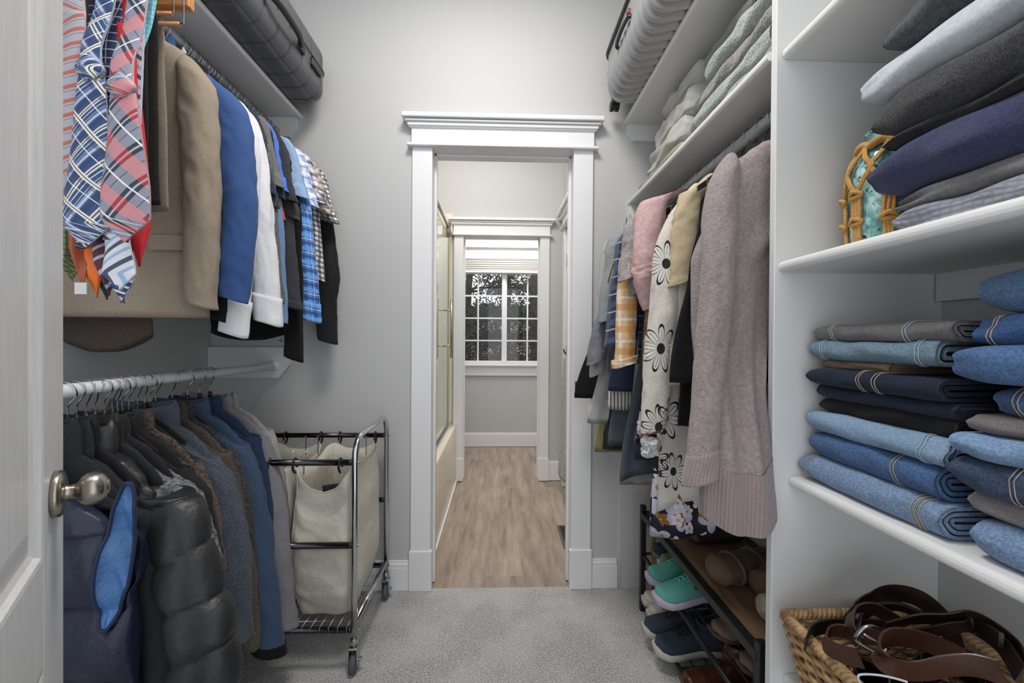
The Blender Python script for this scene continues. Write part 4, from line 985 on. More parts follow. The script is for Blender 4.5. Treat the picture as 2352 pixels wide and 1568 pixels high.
# floral navy dress
t = NT('navy_floral'); v = t.coord(scale=(1, .35, 1))
col = lin('141724'); 
for sc_, thr, cA, cB, rr_, npet in ((13, .0, '9f9cb4', 'bdbac4', .0, 5), (26, .0, '8f5c22', '6a4a22', .0, 5), (30, .0, 'c9c5cf', 'b3a89f', .0, 5)):
    vo = t.node('ShaderNodeTexVoronoi'); t.link(v, vo.inputs['Vector']); vo.inputs['Scale'].default_value = sc_; vo.inputs['Randomness'].default_value = .8
    df = t.node('ShaderNodeVectorMath', operation='SUBTRACT'); t.link(v, df.inputs[0]); t.link(vo.outputs['Position'], df.inputs[1])
    sp = t.node('ShaderNodeSeparateXYZ'); t.link(df.outputs[0], sp.inputs[0]); cs = t.node('ShaderNodeSeparateColor'); t.link(vo.outputs['Color'], cs.inputs[0])
    r = t.math('SQRT', t.math('ADD', t.math('POWER', sp.outputs[0], 2.0), t.math('POWER', sp.outputs[2], 2.0)))
    a = t.math('ADD', t.math('ARCTAN2', sp.outputs[2], sp.outputs[0]), t.math('MULTIPLY', cs.outputs[1], 6.0))
    pet = t.math('MULTIPLY', t.math('ADD', t.math('MULTIPLY', t.math('ABSOLUTE', t.math('SINE', t.math('MULTIPLY', a, npet/2))), .4), .6), .52/sc_)
    m_ = t.math('MULTIPLY', t.math('LESS_THAN', r, pet), t.math('GREATER_THAN', cs.outputs[0], .3 if sc_ == 13 else .72))
    shade = t.mix(t.math('DIVIDE', r, .5/sc_), lin(cB), lin(cA))
    col = t.mix(m_, col, shade)
    m2 = t.math('MULTIPLY', t.math('LESS_THAN', r, .10/sc_), m_); col = t.mix(m2, col, lin('9b7a4a'))
t.bump(t.noise(t.coord(), 12, 3), .4, .01)
FLO = t.fin(col, .7, 0, .3)
g = RG('dress', 'navy dress with white and orange flowers hanging lowest over the shoe rack', 'dress', FLO, 1.195, 1.02, 1499, hw=.18, hd=.026, sw=.2, seed=76, amp=.012, k=4, cyb=-.05, hemcurve=.02)
# pink blouse
pink = cloth('c99c99', 'd8aeaa', rough=.8, hs=90, bump=.3, wr=.6)
y = 1.235
RG('blouse', 'pink blouse with lace shoulder and puffed sleeve', 'blouse', pink, y, .76, 1476, hw=.13, hd=.012, sw=.205, seed=77, amp=.006,
   sl=[(path(y, .545, 1.61, [(1500, 470, y-.01), (1490, 590, y-.02), (1487, 640, y-.02), (1494, 705, y-.02)]), [.042, .046, .050, .022], [.03, .032, .036, .018])])
# mauve knit with ribbed sleeve
kn = cloth('98908e', 'aca4a1', hs=120, scale=240, bump=1.0, dist=.003)
y = 1.30
RG('knit_sweater', 'grey mauve knitted sweater with short ribbed sleeve left of the pink blouse', 'sweater', kn, y, .62, 1486, hw=.13, hd=.016, sw=.20, seed=78, amp=.005,
   sl=[(path(y, .555, 1.59, [(1474, 500, y-.01), (1458, 570, y-.02), (1447, 640, y-.03)]), [.038, .042, .036], [.028, .032, .028])], cuff=(.25, 1.05, kn))
RG('knit_sweater', 'second grey mauve ribbed sleeve behind the first', 'sweater', kn, y+.03, .6, 1490, hw=.12, hd=.010, sw=.20, seed=79, amp=.004,
   sl=[(path(y+.03, .555, 1.58, [(1480, 540, y), (1470, 620, y), (1466, 672, y)]), [.03, .034, .030], [.02, .02, .02])])
# orange plaid shirt
OPL = bands('plaid_orange', 'd6b58e', [(.3, .3, 'cf9a58', .7), (.75, .12, 'e6dccb', .8)], [(.3, .3, 'c9924e', .7), (.75, .12, 'e8dfcf', .8)], .06, .07, coord='Object')
y = 1.36
RG('plaid_shirt', 'peach and orange plaid shirt with a knotted rolled sleeve', 'shirt', OPL, y, .60, 1478, hw=.14, hd=.012, sw=.21, seed=80, amp=.005,
   sl=[(path(y, .54, 1.60, [(1462, 520, y-.01), (1442, 660, y-.03), (1437, 780, y-.04), (1434, 838, y-.04)]), [.034, .034, .034, .030], [.022, .026, .026, .026])], cuff=(.10, 1.35, None))
RG('plaid_shirt', 'peach plaid tail with pointed flap above the teal skirt', 'shirt', OPL, y+.03, .80, 1455, hw=.10, hd=.008, sw=.18, seed=81, amp=.004, hemcurve=.06)
# navy flannel
y = 1.42
NFL = bands('plaid_navy', '2a3248', [(.3, .3, '525c74', .7)], [(.3, .3, '4a5570', .7), (.7, .08, 'c0c6d2', .6)], .05, .06)
RG('flannel_shirt', 'navy plaid flannel shirt between the orange plaid and the grey tee', 'shirt', NFL, y, .56, 1462, hw=.14, hd=.016, sw=.21, seed=82, amp=.005,
   sl=[(path(y, .55, 1.58, [(1448, 540, y-.01), (1428, 660, y-.03), (1413, 790, y-.05)]), [.036, .038, .040], [.024, .028, .03])])
# grey tee with piping
y = 1.52
GT = cloth('8d9496', '999fa0', rough=.85)
g = RG('raglan_tee', 'sage grey tee with dark piping on the sleeve', 'shirt', GT, y, .56, 1442, hw=.15, hd=.024, sw=.215, seed=83, amp=.006,
   sl=[(path(y, .535, 1.615, [(1428, 545, y-.01), (1416, 620, y-.02), (1402, 735, y-.03)]), [.045, .048, .048], [.036, .036, .034])])
MB().add(tube(smoothpath([at(1440, 500, y-.045), at(1428, 560, y-.062), at(1408, 610, y-.062), at(1396, 650, y-.06)], 6), .0016, 5)).build('piping', bk, g)
# light grey long shirt
y = 1.62
g = RG('tunic', 'pale grey tunic flaring left, second garment from the back wall', 'shirt', cloth('adabab', 'b8b6b6'), y, .80, 1350, hw=.10, hd=.014, sw=.2, seed=84, amp=.005, cyb=-.03,
   sl=[(path(y, .55, 1.56, [(1405, 560, y), (1388, 680, y-.02), (1370, 860, y-.05)]), [.034, .030, .028], [.024, .02, .02])])
# farthest black dress with cream shoulder
y = 1.80
g = RG('dress', 'black dress with beige shoulder flaring out over the door casing, farthest on the rail', 'dress', cloth('1a1a1b', '202022'), y, .73, 1319, hw=.10, hd=.014, sw=.2, seed=85, amp=.004, cyb=-.02)
g2 = RG('tank_top', 'beige top hanging behind the black dress', 'shirt', cloth('a89f90', 'b2a999'), y+.04, .45, 1363, hw=.14, hd=.012, sw=.2, seed=86, amp=.004)
lo = dict(hd=.010, amp=.005)
RG('hoodie', 'lavender grey bunched hoodie sleeve against the pale tunic', 'hoodie', cloth('74747f', '80808b'), 1.56, .60, 1396, hw=.12, seed=87, sw=.19, sl=[(path(1.56, .56, 1.33, [(1398, 720, 1.55), (1376, 770, 1.54), (1368, 832, 1.53)]), [.02, .034, .034], [.02, .03, .03])], **lo)
RG('shorts', 'navy denim shorts left of the rolled peach sleeve', 'shorts', cloth('26324c', '303d5a', hs=300), 1.46, .66, 1397, hw=.13, seed=88, sw=.19, **lo)
RG('striped_top', 'cream top with thin black stripes below the navy denim', 'shirt', bands('thin_stripes', 'c9c4ba', [(.3, .35, '39383a', .9)], [], .012, .03, coord='Object'), 1.48, .73, 1398, hw=.12, seed=89, sw=.18, **lo)
RG('shorts', 'faded grey denim shorts below the striped top', 'shorts', cloth('4d5660', '5b6670', hs=300), 1.50, .865, 1396, hw=.12, seed=90, sw=.18, **lo)
RG('skirt', 'black pinstriped skirt behind the grey denim shorts', 'skirt', bands('pinstripe', '1e1e20', [(.3, .12, '5a5a5c', .8)], [], .012, .03, coord='Object'), 1.58, .90, 1386, hw=.11, seed=91, sw=.18, **lo)
RG('top', 'small yellow top, lowest garment left of the pinstriped skirt', 'shirt', cloth('9c9657', 'aaa464'), 1.66, .93, 1368, hw=.08, seed=92, sw=.16, **lo)
RG('skirt', 'slate blue skirt with bias hem below the peach flap', 'skirt', cloth('4a5862', '53626c'), 1.40, .945, 1422, hw=.11, hd=.018, seed=93, sw=.18, amp=.008, hemcurve=.03)
RG('tee', 'light grey tee hem showing under the slate blue skirt', 'shirt', cloth('9a9a99', 'a5a5a4'), 1.44, .985, 1424, hw=.10, seed=94, sw=.18, **lo)
RG('jeans', 'dark indigo jeans leg right of the slate blue skirt', 'jeans', cloth('1f2b42', '2a3956', hs=300), 1.33, .865, 1457, hw=.12, seed=95, sw=.18, **lo)
RG('dress', 'navy dress with white blossoms between peach plaid and daisy cardigan', 'dress', FLO, 1.27, .80, 1463, hw=.12, seed=96, sw=.18, **lo)
RG('tank_top', 'black garment with a strap hanging under the black dress', 'shirt', cloth('111113', '18181b'), 1.065, .70, 1556, hw=.05, hd=.012, seed=97, sw=.18, amp=.004, hemcurve=.0)
# ------------------------------------------------------------------ shoe rack and shoes
RX0, RX1, RY0, RY1 = .628, .93, .96, 1.765
rk = T('shoe_rack', 'black metal shoe rack with a wooden top under the hanging dresses', 'shoe rack', (.78, 1.36, 0))
for x in (RX0, RX1):
    for y in (RY0, RY1): MB().add(box(x-.011, x+.011, y-.011, y+.011, 0, .455, .002)).build('leg', BLACKM, rk, False)
ZT, ZM, ZB = .418, .243, .040
for z in (ZT,):
    m = MB()
    for x in (RX0, RX1): m.add(box(x-.013, x+.013, RY0, RY1, z-.014, z+.012, .002))
    for y in (RY0, RY1): m.add(box(RX0, RX1, y-.010, y+.010, z-.014, z+.010, .002))
    m.build('top_frame', BLACKM, rk, False)
WOODT = NT('dark_wood_top'); _v = WOODT.coord(scale=(10, 1.2, 10)); WOODT = WOODT.fin(WOODT.mix(WOODT.maprange(WOODT.noise(_v, 5, 5), .32, .68), lin('6a513f'), lin('8b6e57')), .5)
MB().add(box(RX0+.013, RX1-.013, RY0+.01, RY1-.01, ZT-.008, ZT+.009, .001)).build('wooden_top', WOODT, rk, False)
for z in (ZM, ZB):
    m = MB()
    m.add(tube([(RX0, RY0, z), (RX0, RY1, z)], .0075, 10)).add(tube([(RX1, RY0, z+.02), (RX1, RY1, z+.02)], .0075, 10))
    m.add(tube([(RX0, RY0, z), (RX1, RY0, z+.02)], .006, 8)).add(tube([(RX0, RY1, z), (RX1, RY1, z+.02)], .006, 8)).add(tube([(RX0, 1.40, z-.004), (RX1, 1.40, z+.016)], .005, 8))
    for i in range(1, 6): x = lerp(RX0, RX1, i/6); m.add(tube([(x, RY0, z+.02*i/6), (x, RY1, z+.02*i/6)], .0028, 6))
    m.build('wire_tier', BLACKM, rk)
def shoe(label, y, z, x_toe, um, sm, L=.27, W=.095, H=.085, soleh=.022, kind='sneaker', ang=0, toe=.5, cap=None, lace=None, logo=None, name='sneaker', cat='shoe', group=None, boot=0, x_dir=1, tilt=0, collar=None, solef=1.0):
    """shoe built along local +x from toe (0) to heel (L), placed with its toe at x_toe"""
    o = T(name, label, cat, (x_toe, y, z), group, ang)
    o.rotation_euler = (0, tilt, ang)
    def wid(q): return W/2*(.30+.70*min(1, (q/.16))**.5 if q < .16 else 1)*(1-.30*max(0, min(1, (q-.30)/.30)) + .0 + .10*max(0, min(1, (q-.62)/.25)))*(1 if q < .9 else (1-((q-.9)/.1)**2*.45))
    def cen(q): return .006*math.sin(pi*q)
    def rings(fn_h, z0f, wf, n=28, m=40, pw=.8):
        out = []
        for i in range(m+1):
            q = i/m; x = q*L; w_ = wid(q)*wf(q); R = []
            h = fn_h(q); z0 = z0f(q)
            for k in range(n):
                a = 2*pi*k/n; ca, sa = math.cos(a), math.sin(a)
                yy = w_*math.copysign(abs(ca)**pw, ca)
                zz = z0+h*(abs(sa)**(.9))*(1 if sa > 0 else 0)-(.004 if sa < 0 else 0)*abs(sa)
                R.append((x, cen(q)*1+yy, zz))
            out.append(R)
        return out
    toes = lambda q: .012*max(0, (.18-q)/.18)**1.6
    def uh(q):
        if q < .06: hh = .022+.30*H*(q/.06)**.5
        elif q < .5: hh = .022+.30*H+(H*.62-.30*H)*((q-.06)/.44)**1.15
        elif q < .62: hh = lerp(.022+.62*H, .022+.86*H, (q-.5)/.12)
        else: hh = .022+H*(.86+.02*math.sin((q-.62)*8))+.10*H*((q-.62)/.38)**2
        if q > .96: hh *= .985
        return hh-.022+.004
    R1 = rings(uh, lambda q: soleh+toes(q)-.004, lambda q: .95*(1 if q > .03 else .6) if kind != 'boot' else .98)
    V, Fc, uv = loft(R1); M('upper', V, Fc, um, o, local=True, uv=uv)
    S1 = []
    for i in range(41):
        q = i/40; x = q*(L+.006)-.004; w_ = wid(min(1, max(0.012, q)))*1.04*solef; hs = soleh+(.012*(q > .6)*min(1, (q-.6)/.3) if kind == 'runner' else 0); zb = toes(q)*.9; R = []
        for k in range(20):
            a = 2*pi*k/20; ca, sa = math.cos(a), math.sin(a)
            R.append((x, cen(q)+w_*math.copysign(abs(ca)**.5, ca), zb+hs/2+hs/2*math.copysign(abs(sa)**.5, sa)))
        S1.append(R)
    V, Fc, uv = loft(S1); M('sole', V, Fc, sm, o, local=True, uv=uv)
    if boot:
        R2 = []
        for i in range(26):
            q = i/25; zz = H*.75+boot*q; hw_ = W*.40*(1+.12*q); hl = L*.20*(1+.1*q); cx = L*.78-.02*math.sin(q*3); R = []
            for k in range(28):
                a = 2*pi*k/28; R.append((cx+hl*math.cos(a)*(1+.03*N3(q*5, math.cos(a), 1)), cen(.7)+hw_*math.sin(a)*(1+.03*N3(q*5, math.sin(a), 4)), zz))
            R2.append(R)
        for sc_ in (.94, .92): R2.append([(cx+(p[0]-cx)*sc_, p[1]*sc_, p[2]-(0 if sc_ == .94 else .06)) for p in R2[25]])
        V, Fc, uv = loft(R2); M('shaft', V, Fc, um, o, local=True, uv=uv)
    else:
        # ankle opening: padded collar ring around a dark footbed
        P = []
        for k in range(28):
            a = 2*pi*k/28; P.append((L*.79+L*.17*math.cos(a), cen(.8)+W*.30*math.sin(a), soleh+uh(.8)+.002+.012*max(0, math.cos(a))-.004*abs(math.sin(a))))
        MB().add(tube(P, .006, 8, closed=True)).build('collar', collar or um, o, local=True)
        c_ = [(L*.79+.9*(p[0]-L*.79), cen(.8)+.9*(p[1]-cen(.8)), p[2]+.001) for p in P]
        M('footbed', c_, [tuple(range(28))], plain('shoe_inside', (.12, .11, .11), .9), o, local=True)
    if cap:
        Rc = [[(p[0], p[1]*1.02, p[2]+.0012) for p in R] for R in R1[0:9]]
        V, Fc, uv = loft(Rc); M('toe_cap', V, Fc, cap, o, local=True)
    if lace:
        m = MB()
        for j in range(5):
            q = .31+j*.06; x = q*L; h = soleh+uh(q)+.003; ww = W*.17+.002*j
            m.add(tube(smoothpath([(x, -ww+cen(q), h-.007), (x+.004, 0+cen(q), h+.003), (x+.012, ww+cen(q), h-.006)], 4), .0024, 6))
            m.add(tube(smoothpath([(x, ww+cen(q), h-.007), (x+.004, 0+cen(q), h+.004), (x+.012, -ww+cen(q), h-.006)], 4), .0024, 6))
        q = .58; h = soleh+uh(q)+.002
        for sy in (-1, 1): m.add(tube(smoothpath([(q*L, 0, h), (q*L-.01, sy*.018, h+.022), (q*L-.02, sy*.035, h+.004), (q*L-.01, sy*.014, h+.004), (q*L, 0, h)], 5), .0022, 6))
        m.build('laces', lace, o, local=True)
    if logo:
        for sy in (-1, 1):
            P = []; 
            for i in range(13):
                s_ = i/12; q = .46+.26*s_; hw_ = wid(q)*.95; a = math.radians(34+14*math.sin(pi*s_)); 
                P.append((q*L, cen(q)+sy*hw_*abs(math.cos(a))**.8*1.03, soleh+uh(q)*abs(math.sin(a))**.9))
            for off in (0, .009):
                MB().add(tube([(p[0]+off*.6, p[1]+sy*.0005, p[2]-off) for p in P], [.0008+.0032*math.sin(pi*i/12)**.6+.0012*math.sin(i*2.1)*(0 < i < 12) for i in range(13)], 6)).build('side_mark', logo, o, local=True)
    return o
TEAL = cloth('3fa898', '4db8a8', hs=500, scale=900, rough=.8); LAV = plain('lavender_foam', (.70, .66, .76), .6); WHT = plain('rubber_white', (.72, .70, .67), .6)
TL = plain('teal_lace', (.32, .78, .68), .7); BKM = plain('mark_dark', (.07, .12, .12), .5)
p = at(1519, 1343, 1.535); shoe('mint green running shoe with dark lace, farther of the pair on the middle tier', 1.53, ZM+.01, .567, TEAL, LAV, L=.27, W=.100, H=.082, soleh=.030, kind='runner', lace=TL, logo=BKM, ang=.05, name='running_shoe', tilt=-.04)
p = at(1537, 1380, 1.41); shoe('mint green running shoe with black wavy side mark, nearer of the pair', 1.405, ZM+.01, .548, TEAL, LAV, L=.27, W=.100, H=.082, soleh=.032, kind='runner', lace=TL, logo=BKM, ang=.12, name='running_shoe', tilt=-.04)
YEL = cloth('a8861f', 'b8952a', rough=.85)
shoe('yellow canvas sneaker with white toe cap, farther one of the pair', 1.715, ZB+.01, .615, YEL, WHT, L=.25, W=.092, H=.07, soleh=.028, cap=WHT, lace=WHT, name='canvas_sneaker', ang=-.05)
shoe('yellow canvas sneaker with white toe cap, nearer one of the pair', 1.625, ZB+.01, .605, YEL, WHT, L=.25, W=.092, H=.07, soleh=.028, cap=WHT, lace=WHT, name='canvas_sneaker', ang=.04)
NVY = cloth('2b3a4a', '354556', rough=.9)
shoe('dark blue canvas sneaker with ribbed white sole, farther of the pair on the low tier', 1.545, ZB+.01, .558, NVY, WHT, L=.25, W=.095, H=.08, soleh=.032, lace=BKM, name='canvas_sneaker', ang=.0)
shoe('dark blue canvas sneaker with ribbed white sole, nearer of the pair on the low tier', 1.445, ZB+.01, .562, NVY, WHT, L=.25, W=.095, H=.08, soleh=.032, lace=BKM, name='canvas_sneaker', ang=.03)
TAN = cloth('7b6350', '87705c', rough=.8); COG = plain('cognac_leather', (.27, .14, .085), .3); DKB = NT('dark_brown_leather'); DKB = DKB.fin(DKB.mix(DKB.noise(DKB.coord(), 18, 4), lin('2c211c'), lin('453830')), .45)
BRS = plain('brown_sole', (.30, .22, .16), .6); DGR = cloth('3c3833', '4a453f', rough=.7, hs=60)
shoe('tan suede shoe on the middle tier behind the top rail', 1.255, ZM+.01, .665, TAN, BRS, L=.26, W=.09, H=.07, soleh=.016, name='loafer')
shoe('light brown suede shoe, nearer one on the middle tier', 1.12, ZM+.01, .675, TAN, BRS, L=.26, W=.09, H=.07, soleh=.016, name='loafer')
shoe('polished dark brown shoe on the middle tier, nearest the divider', 1.02, ZM+.01, .70, plain('oxblood', (.22, .14, .12), .25), BRS, L=.26, W=.088, H=.07, soleh=.014, name='dress_shoe')
shoe('cognac leather ankle boot with pointed toe on the low tier', 1.31, ZB+.01, .60, COG, BRS, L=.27, W=.085, H=.075, soleh=.014, boot=.08, name='ankle_boot', cat='boot')
shoe('grey brown tall leather boot lying nearest on the low tier', 1.13, ZB+.01, .58, DGR, BRS, L=.30, W=.11, H=.10, soleh=.02, boot=.06, name='work_boot', cat='boot', ang=.1)
shoe('worn grey brown boot at the bottom edge of the frame', 1.01, ZB+.01, .585, DGR, BRS, L=.30, W=.11, H=.10, soleh=.02, boot=.06, name='work_boot', cat='boot', ang=.1)
OLV = cloth('7c8266', '8a9074', rough=.9)
shoe('pale olive canvas shoe on the middle tier behind the mint pair', 1.635, ZM+.01, .65, OLV, WHT, L=.24, W=.085, H=.10, soleh=.02, name='canvas_sneaker', ang=-.1, boot=.03)
shoe('dark navy sneaker on the middle tier at the far leg', 1.715, ZM+.01, .655, NVY, plain('green_sole', (.35, .48, .42), .6), L=.24, W=.085, H=.11, soleh=.02, name='canvas_sneaker', boot=.03)
# on the wooden top
BRL = plain('brown_leather', (.33, .21, .13), .45)
def roll(name, label, cat, c, r, L, mat, ang, flat=1.0, seed=1, capm=None):
    o = T(name, label, cat, c, rz=ang); rr = []
    for i in range(31):
        q = i/30; x = -L/2+L*q; s_ = (min(1, q/.10)**.5)*(min(1, (1-q)/.12)**.5) if 0 < q < 1 else .15; R = []
        for k in range(30):
            a = 2*pi*k/30; f_ = 1+.10*N3(math.cos(a), math.sin(a), q*6, seed)+.03*math.sin(6*a+seed); R.append((x, r*s_*f_*math.cos(a), r*flat*(s_*f_*math.sin(a))))
        rr.append(R)
    V, Fc, uv = loft(rr); M('upper', V, Fc, mat, o, local=True, uv=uv)
    if capm:
        for xx in (-L*.2, L*.12):
            P = [(xx, r*1.04*math.cos(2*pi*k/24), r*1.04*flat*math.sin(2*pi*k/24)) for k in range(24)]; MB().add(tube(P, .006, 8, closed=True)).build('strap', capm, o, local=True)
    return o
roll('boot', 'dark brown low shoe on the wooden top at the far end', 'shoe', (.80, 1.50, ZT+.035), .04, .22, DKB, .1, .6, 2)
roll('boot', 'tan rolled boot shaft with grey band on the wooden top', 'boot', (.77, 1.26, ZT+.052), .05, .26, cloth('6a5038', '785c42', rough=.7), .25, .8, 3, plain('band_grey', (.36, .34, .32), .6))
roll('boot', 'second tan rolled boot shaft with grey band, behind the first', 'boot', (.84, 1.17, ZT+.055), .052, .22, cloth('6a5038', '785c42', rough=.7), .3, .8, 5, plain('band_grey', (.36, .34, .32), .6))
roll('slipper', 'cream shearling slipper on the wooden top', 'slipper', (.79, 1.08, ZT+.042), .040, .20, cloth('a8967c', 'bcab92', hs=60, scale=120, bump=1.0, dist=.01), .2, .9, 7)
roll('slipper', 'brown grey fur slipper on the wooden top beside the divider', 'slipper', (.80, .995, ZT+.04), .036, .20, cloth('6c5e4e', '83745f', hs=60, scale=120, bump=1.0, dist=.01), .15, .9, 9)
pl = T('wooden_board', 'narrow light wooden board leaning behind the shoe rack', 'board', (.66, 1.85, .3))
a_ = at(1493, 1000, 1.84)
MB().add(box(a_.x-.004, a_.x+.016, 1.80, 1.83, 0, .80, .002)).build('board', cloth('a58a62', 'b0966e', hs=20), pl, False)
# ------------------------------------------------------------------ suitcases
t = NT('suitcase_grey'); v = t.coord(); t.bump(t.noise(v, 900, 2), .12, .0006); SG = t.fin(lin((.34, .345, .355)), .38)
def lid_groove(p):
    pass
s1 = T('suitcase', 'dark grey hard-shell suitcase lying on the left shelf', 'suitcase', (-1.03, 1.46, 2.192))
X0s, X1s, Y0s, Y1s, Z0s, Z1s = -1.30, -.775, 1.06, 1.885, 2.193, 2.445
def g1(p, n):
    d = 0
    for c in (-.34, -.255, -.17, -.085, 0, .085, .17, .255, .34):
        e = abs(p.y-c)/.006
        if e < 1: d -= .004*(1-e*e)
    for c in ((-.06, .06) if abs(n.x) > .5 else (-.16, -.055, .05, .155, .225)):
        q = p.z if abs(n.x) > .5 else p.x
        if abs(n.z) > .6:
            e = abs(p.x-c)/.005
            if e < 1: d -= .003*(1-e*e)
    if abs(n.z) < .5:
        e = abs(p.z-.006)/.010
        if e < 1: d += .004
    return n*d
V, Fc = rbox(((X0s+X1s)/2, (Y0s+Y1s)/2, (Z0s+Z1s)/2), (X1s-X0s, Y1s-Y0s, Z1s-Z0s), .062, (110, 260, 60), g1)
M('shell', V, Fc, SG, s1)
zc = (Z0s+Z1s)/2+.006
BKS = plain('suitcase_trim', (.12, .12, .125), .4)
m = MB(); P = []
cx_, cy_, rr0 = (X0s+X1s)/2, (Y0s+Y1s)/2, .062
for (sx, sy, a0) in ((1, 1, 0), (-1, 1, pi/2), (-1, -1, pi), (1, -1, 3*pi/2)):
    for k in range(7): a = a0+k*pi/12; P.append((cx_+sx*((X1s-X0s)/2-rr0)+(rr0+.003)*math.cos(a), cy_+sy*((Y1s-Y0s)/2-rr0)+(rr0+.003)*math.sin(a), zc))
m.add(tube(P, .0045, 8, closed=True)); m.build('zipper_seam', BKS, s1)
hy = 1.49
MB().add(tube(smoothpath([(X1s-.002, hy+.13, zc-.035), (X1s+.014, hy+.12, zc-.035), (X1s+.030, hy+.07, zc-.037), (X1s+.034, hy, zc-.038), (X1s+.030, hy-.07, zc-.037), (X1s+.014, hy-.12, zc-.035), (X1s-.002, hy-.13, zc-.035)], 6), .0105, 12)).build('side_handle', BKS, s1)
for yy in (hy+.14, hy-.14): MB().add(box(X1s-.005, X1s+.012, yy-.022, yy+.022, zc-.052, zc-.020, .004)).build('handle_mount', BKS, s1, False)
MB().add(box(X1s-.005, X1s+.012, 1.715, 1.80, zc-.045, zc-.015, .004)).build('latch', plain('latch_dark', (.10, .10, .105), .3), s1, False)

s2 = T('suitcase', 'silver ribbed hard-shell suitcase on the upper right shelf', 'suitcase', (.73, 1.45, 2.197))
t = NT('suitcase_silver'); SSV = t.fin(lin((.64, .64, .645)), .28, .35)
def g2(p, n):
    w_ = 0
    s_ = math.sin((p.y*1.0+p.z*.35+p.x*.5+.010*math.sin(p.x*14+p.z*9))*2*pi/.043)
    edge = min(1, max(0, (.14-abs(p.z))/.05)) if abs(n.z) < .5 else 1
    k = .0055*s_*(1 if abs(n.z) > .3 or abs(n.x) < .95 else max(0, min(1, (-p.z-.02)/.05)))
    if abs(n.x) > .9 and p.z > -.02: k *= .0
    return n*k
XA, XB, YA, YB, ZA, ZB2 = .462, .93, 1.05, 1.835, 2.198, 2.50
V, Fc = rbox(((XA+XB)/2, (YA+YB)/2, (ZA+ZB2)/2), (XB-XA, YB-YA, ZB2-ZA), .075, (90, 240, 60), g2)
M('shell', V, Fc, SSV, s2)
P = []; zs = 2.40
for (sx, sy, a0) in ((1, 1, 0), (-1, 1, pi/2), (-1, -1, pi), (1, -1, 3*pi/2)):
    for k in range(7): a = a0+k*pi/12; P.append(((XA+XB)/2+sx*((XB-XA)/2-.075)+(.078)*math.cos(a), (YA+YB)/2+sy*((YB-YA)/2-.075)+.078*math.sin(a), zs))
MB().add(tube(P, .0085, 8, closed=True)).build('zipper_seam', BKS, s2)
MB().add(tube(smoothpath([(XA+.003, 1.62, zs-.085), (XA-.010, 1.61, zs-.082), (XA-.014, 1.54, zs-.08), (XA-.010, 1.47, zs-.082), (XA+.003, 1.46, zs-.085)], 6), .007, 10)).build('side_handle', BKS, s2)
MB().add(box(XA-.010, XA+.003, 1.47, 1.49, zs-.065, zs-.045, .003)).build('lock', plain('lock_red', (.45, .12, .12), .4), s2, False)
for x in (XA+.055, XB-.06):
    for z in (ZA+.045, ZB2-.05):
        c = MB().add(box(x-.02, x+.02, YB-.012, YB+.018, z-.018, z+.022, .004)).build('caster_fork', BKS, s2, False)
        for dx in (-.011, .011): MB().add(lathe([(.006, x+dx-.008), (.021, x+dx-.008), (.023, x+dx-.004), (.023, x+dx+.004), (.021, x+dx+.008), (.006, x+dx+.008)], (0, YB+.032, z-.016), 20, 'x')).build('wheel', BLKP, c)

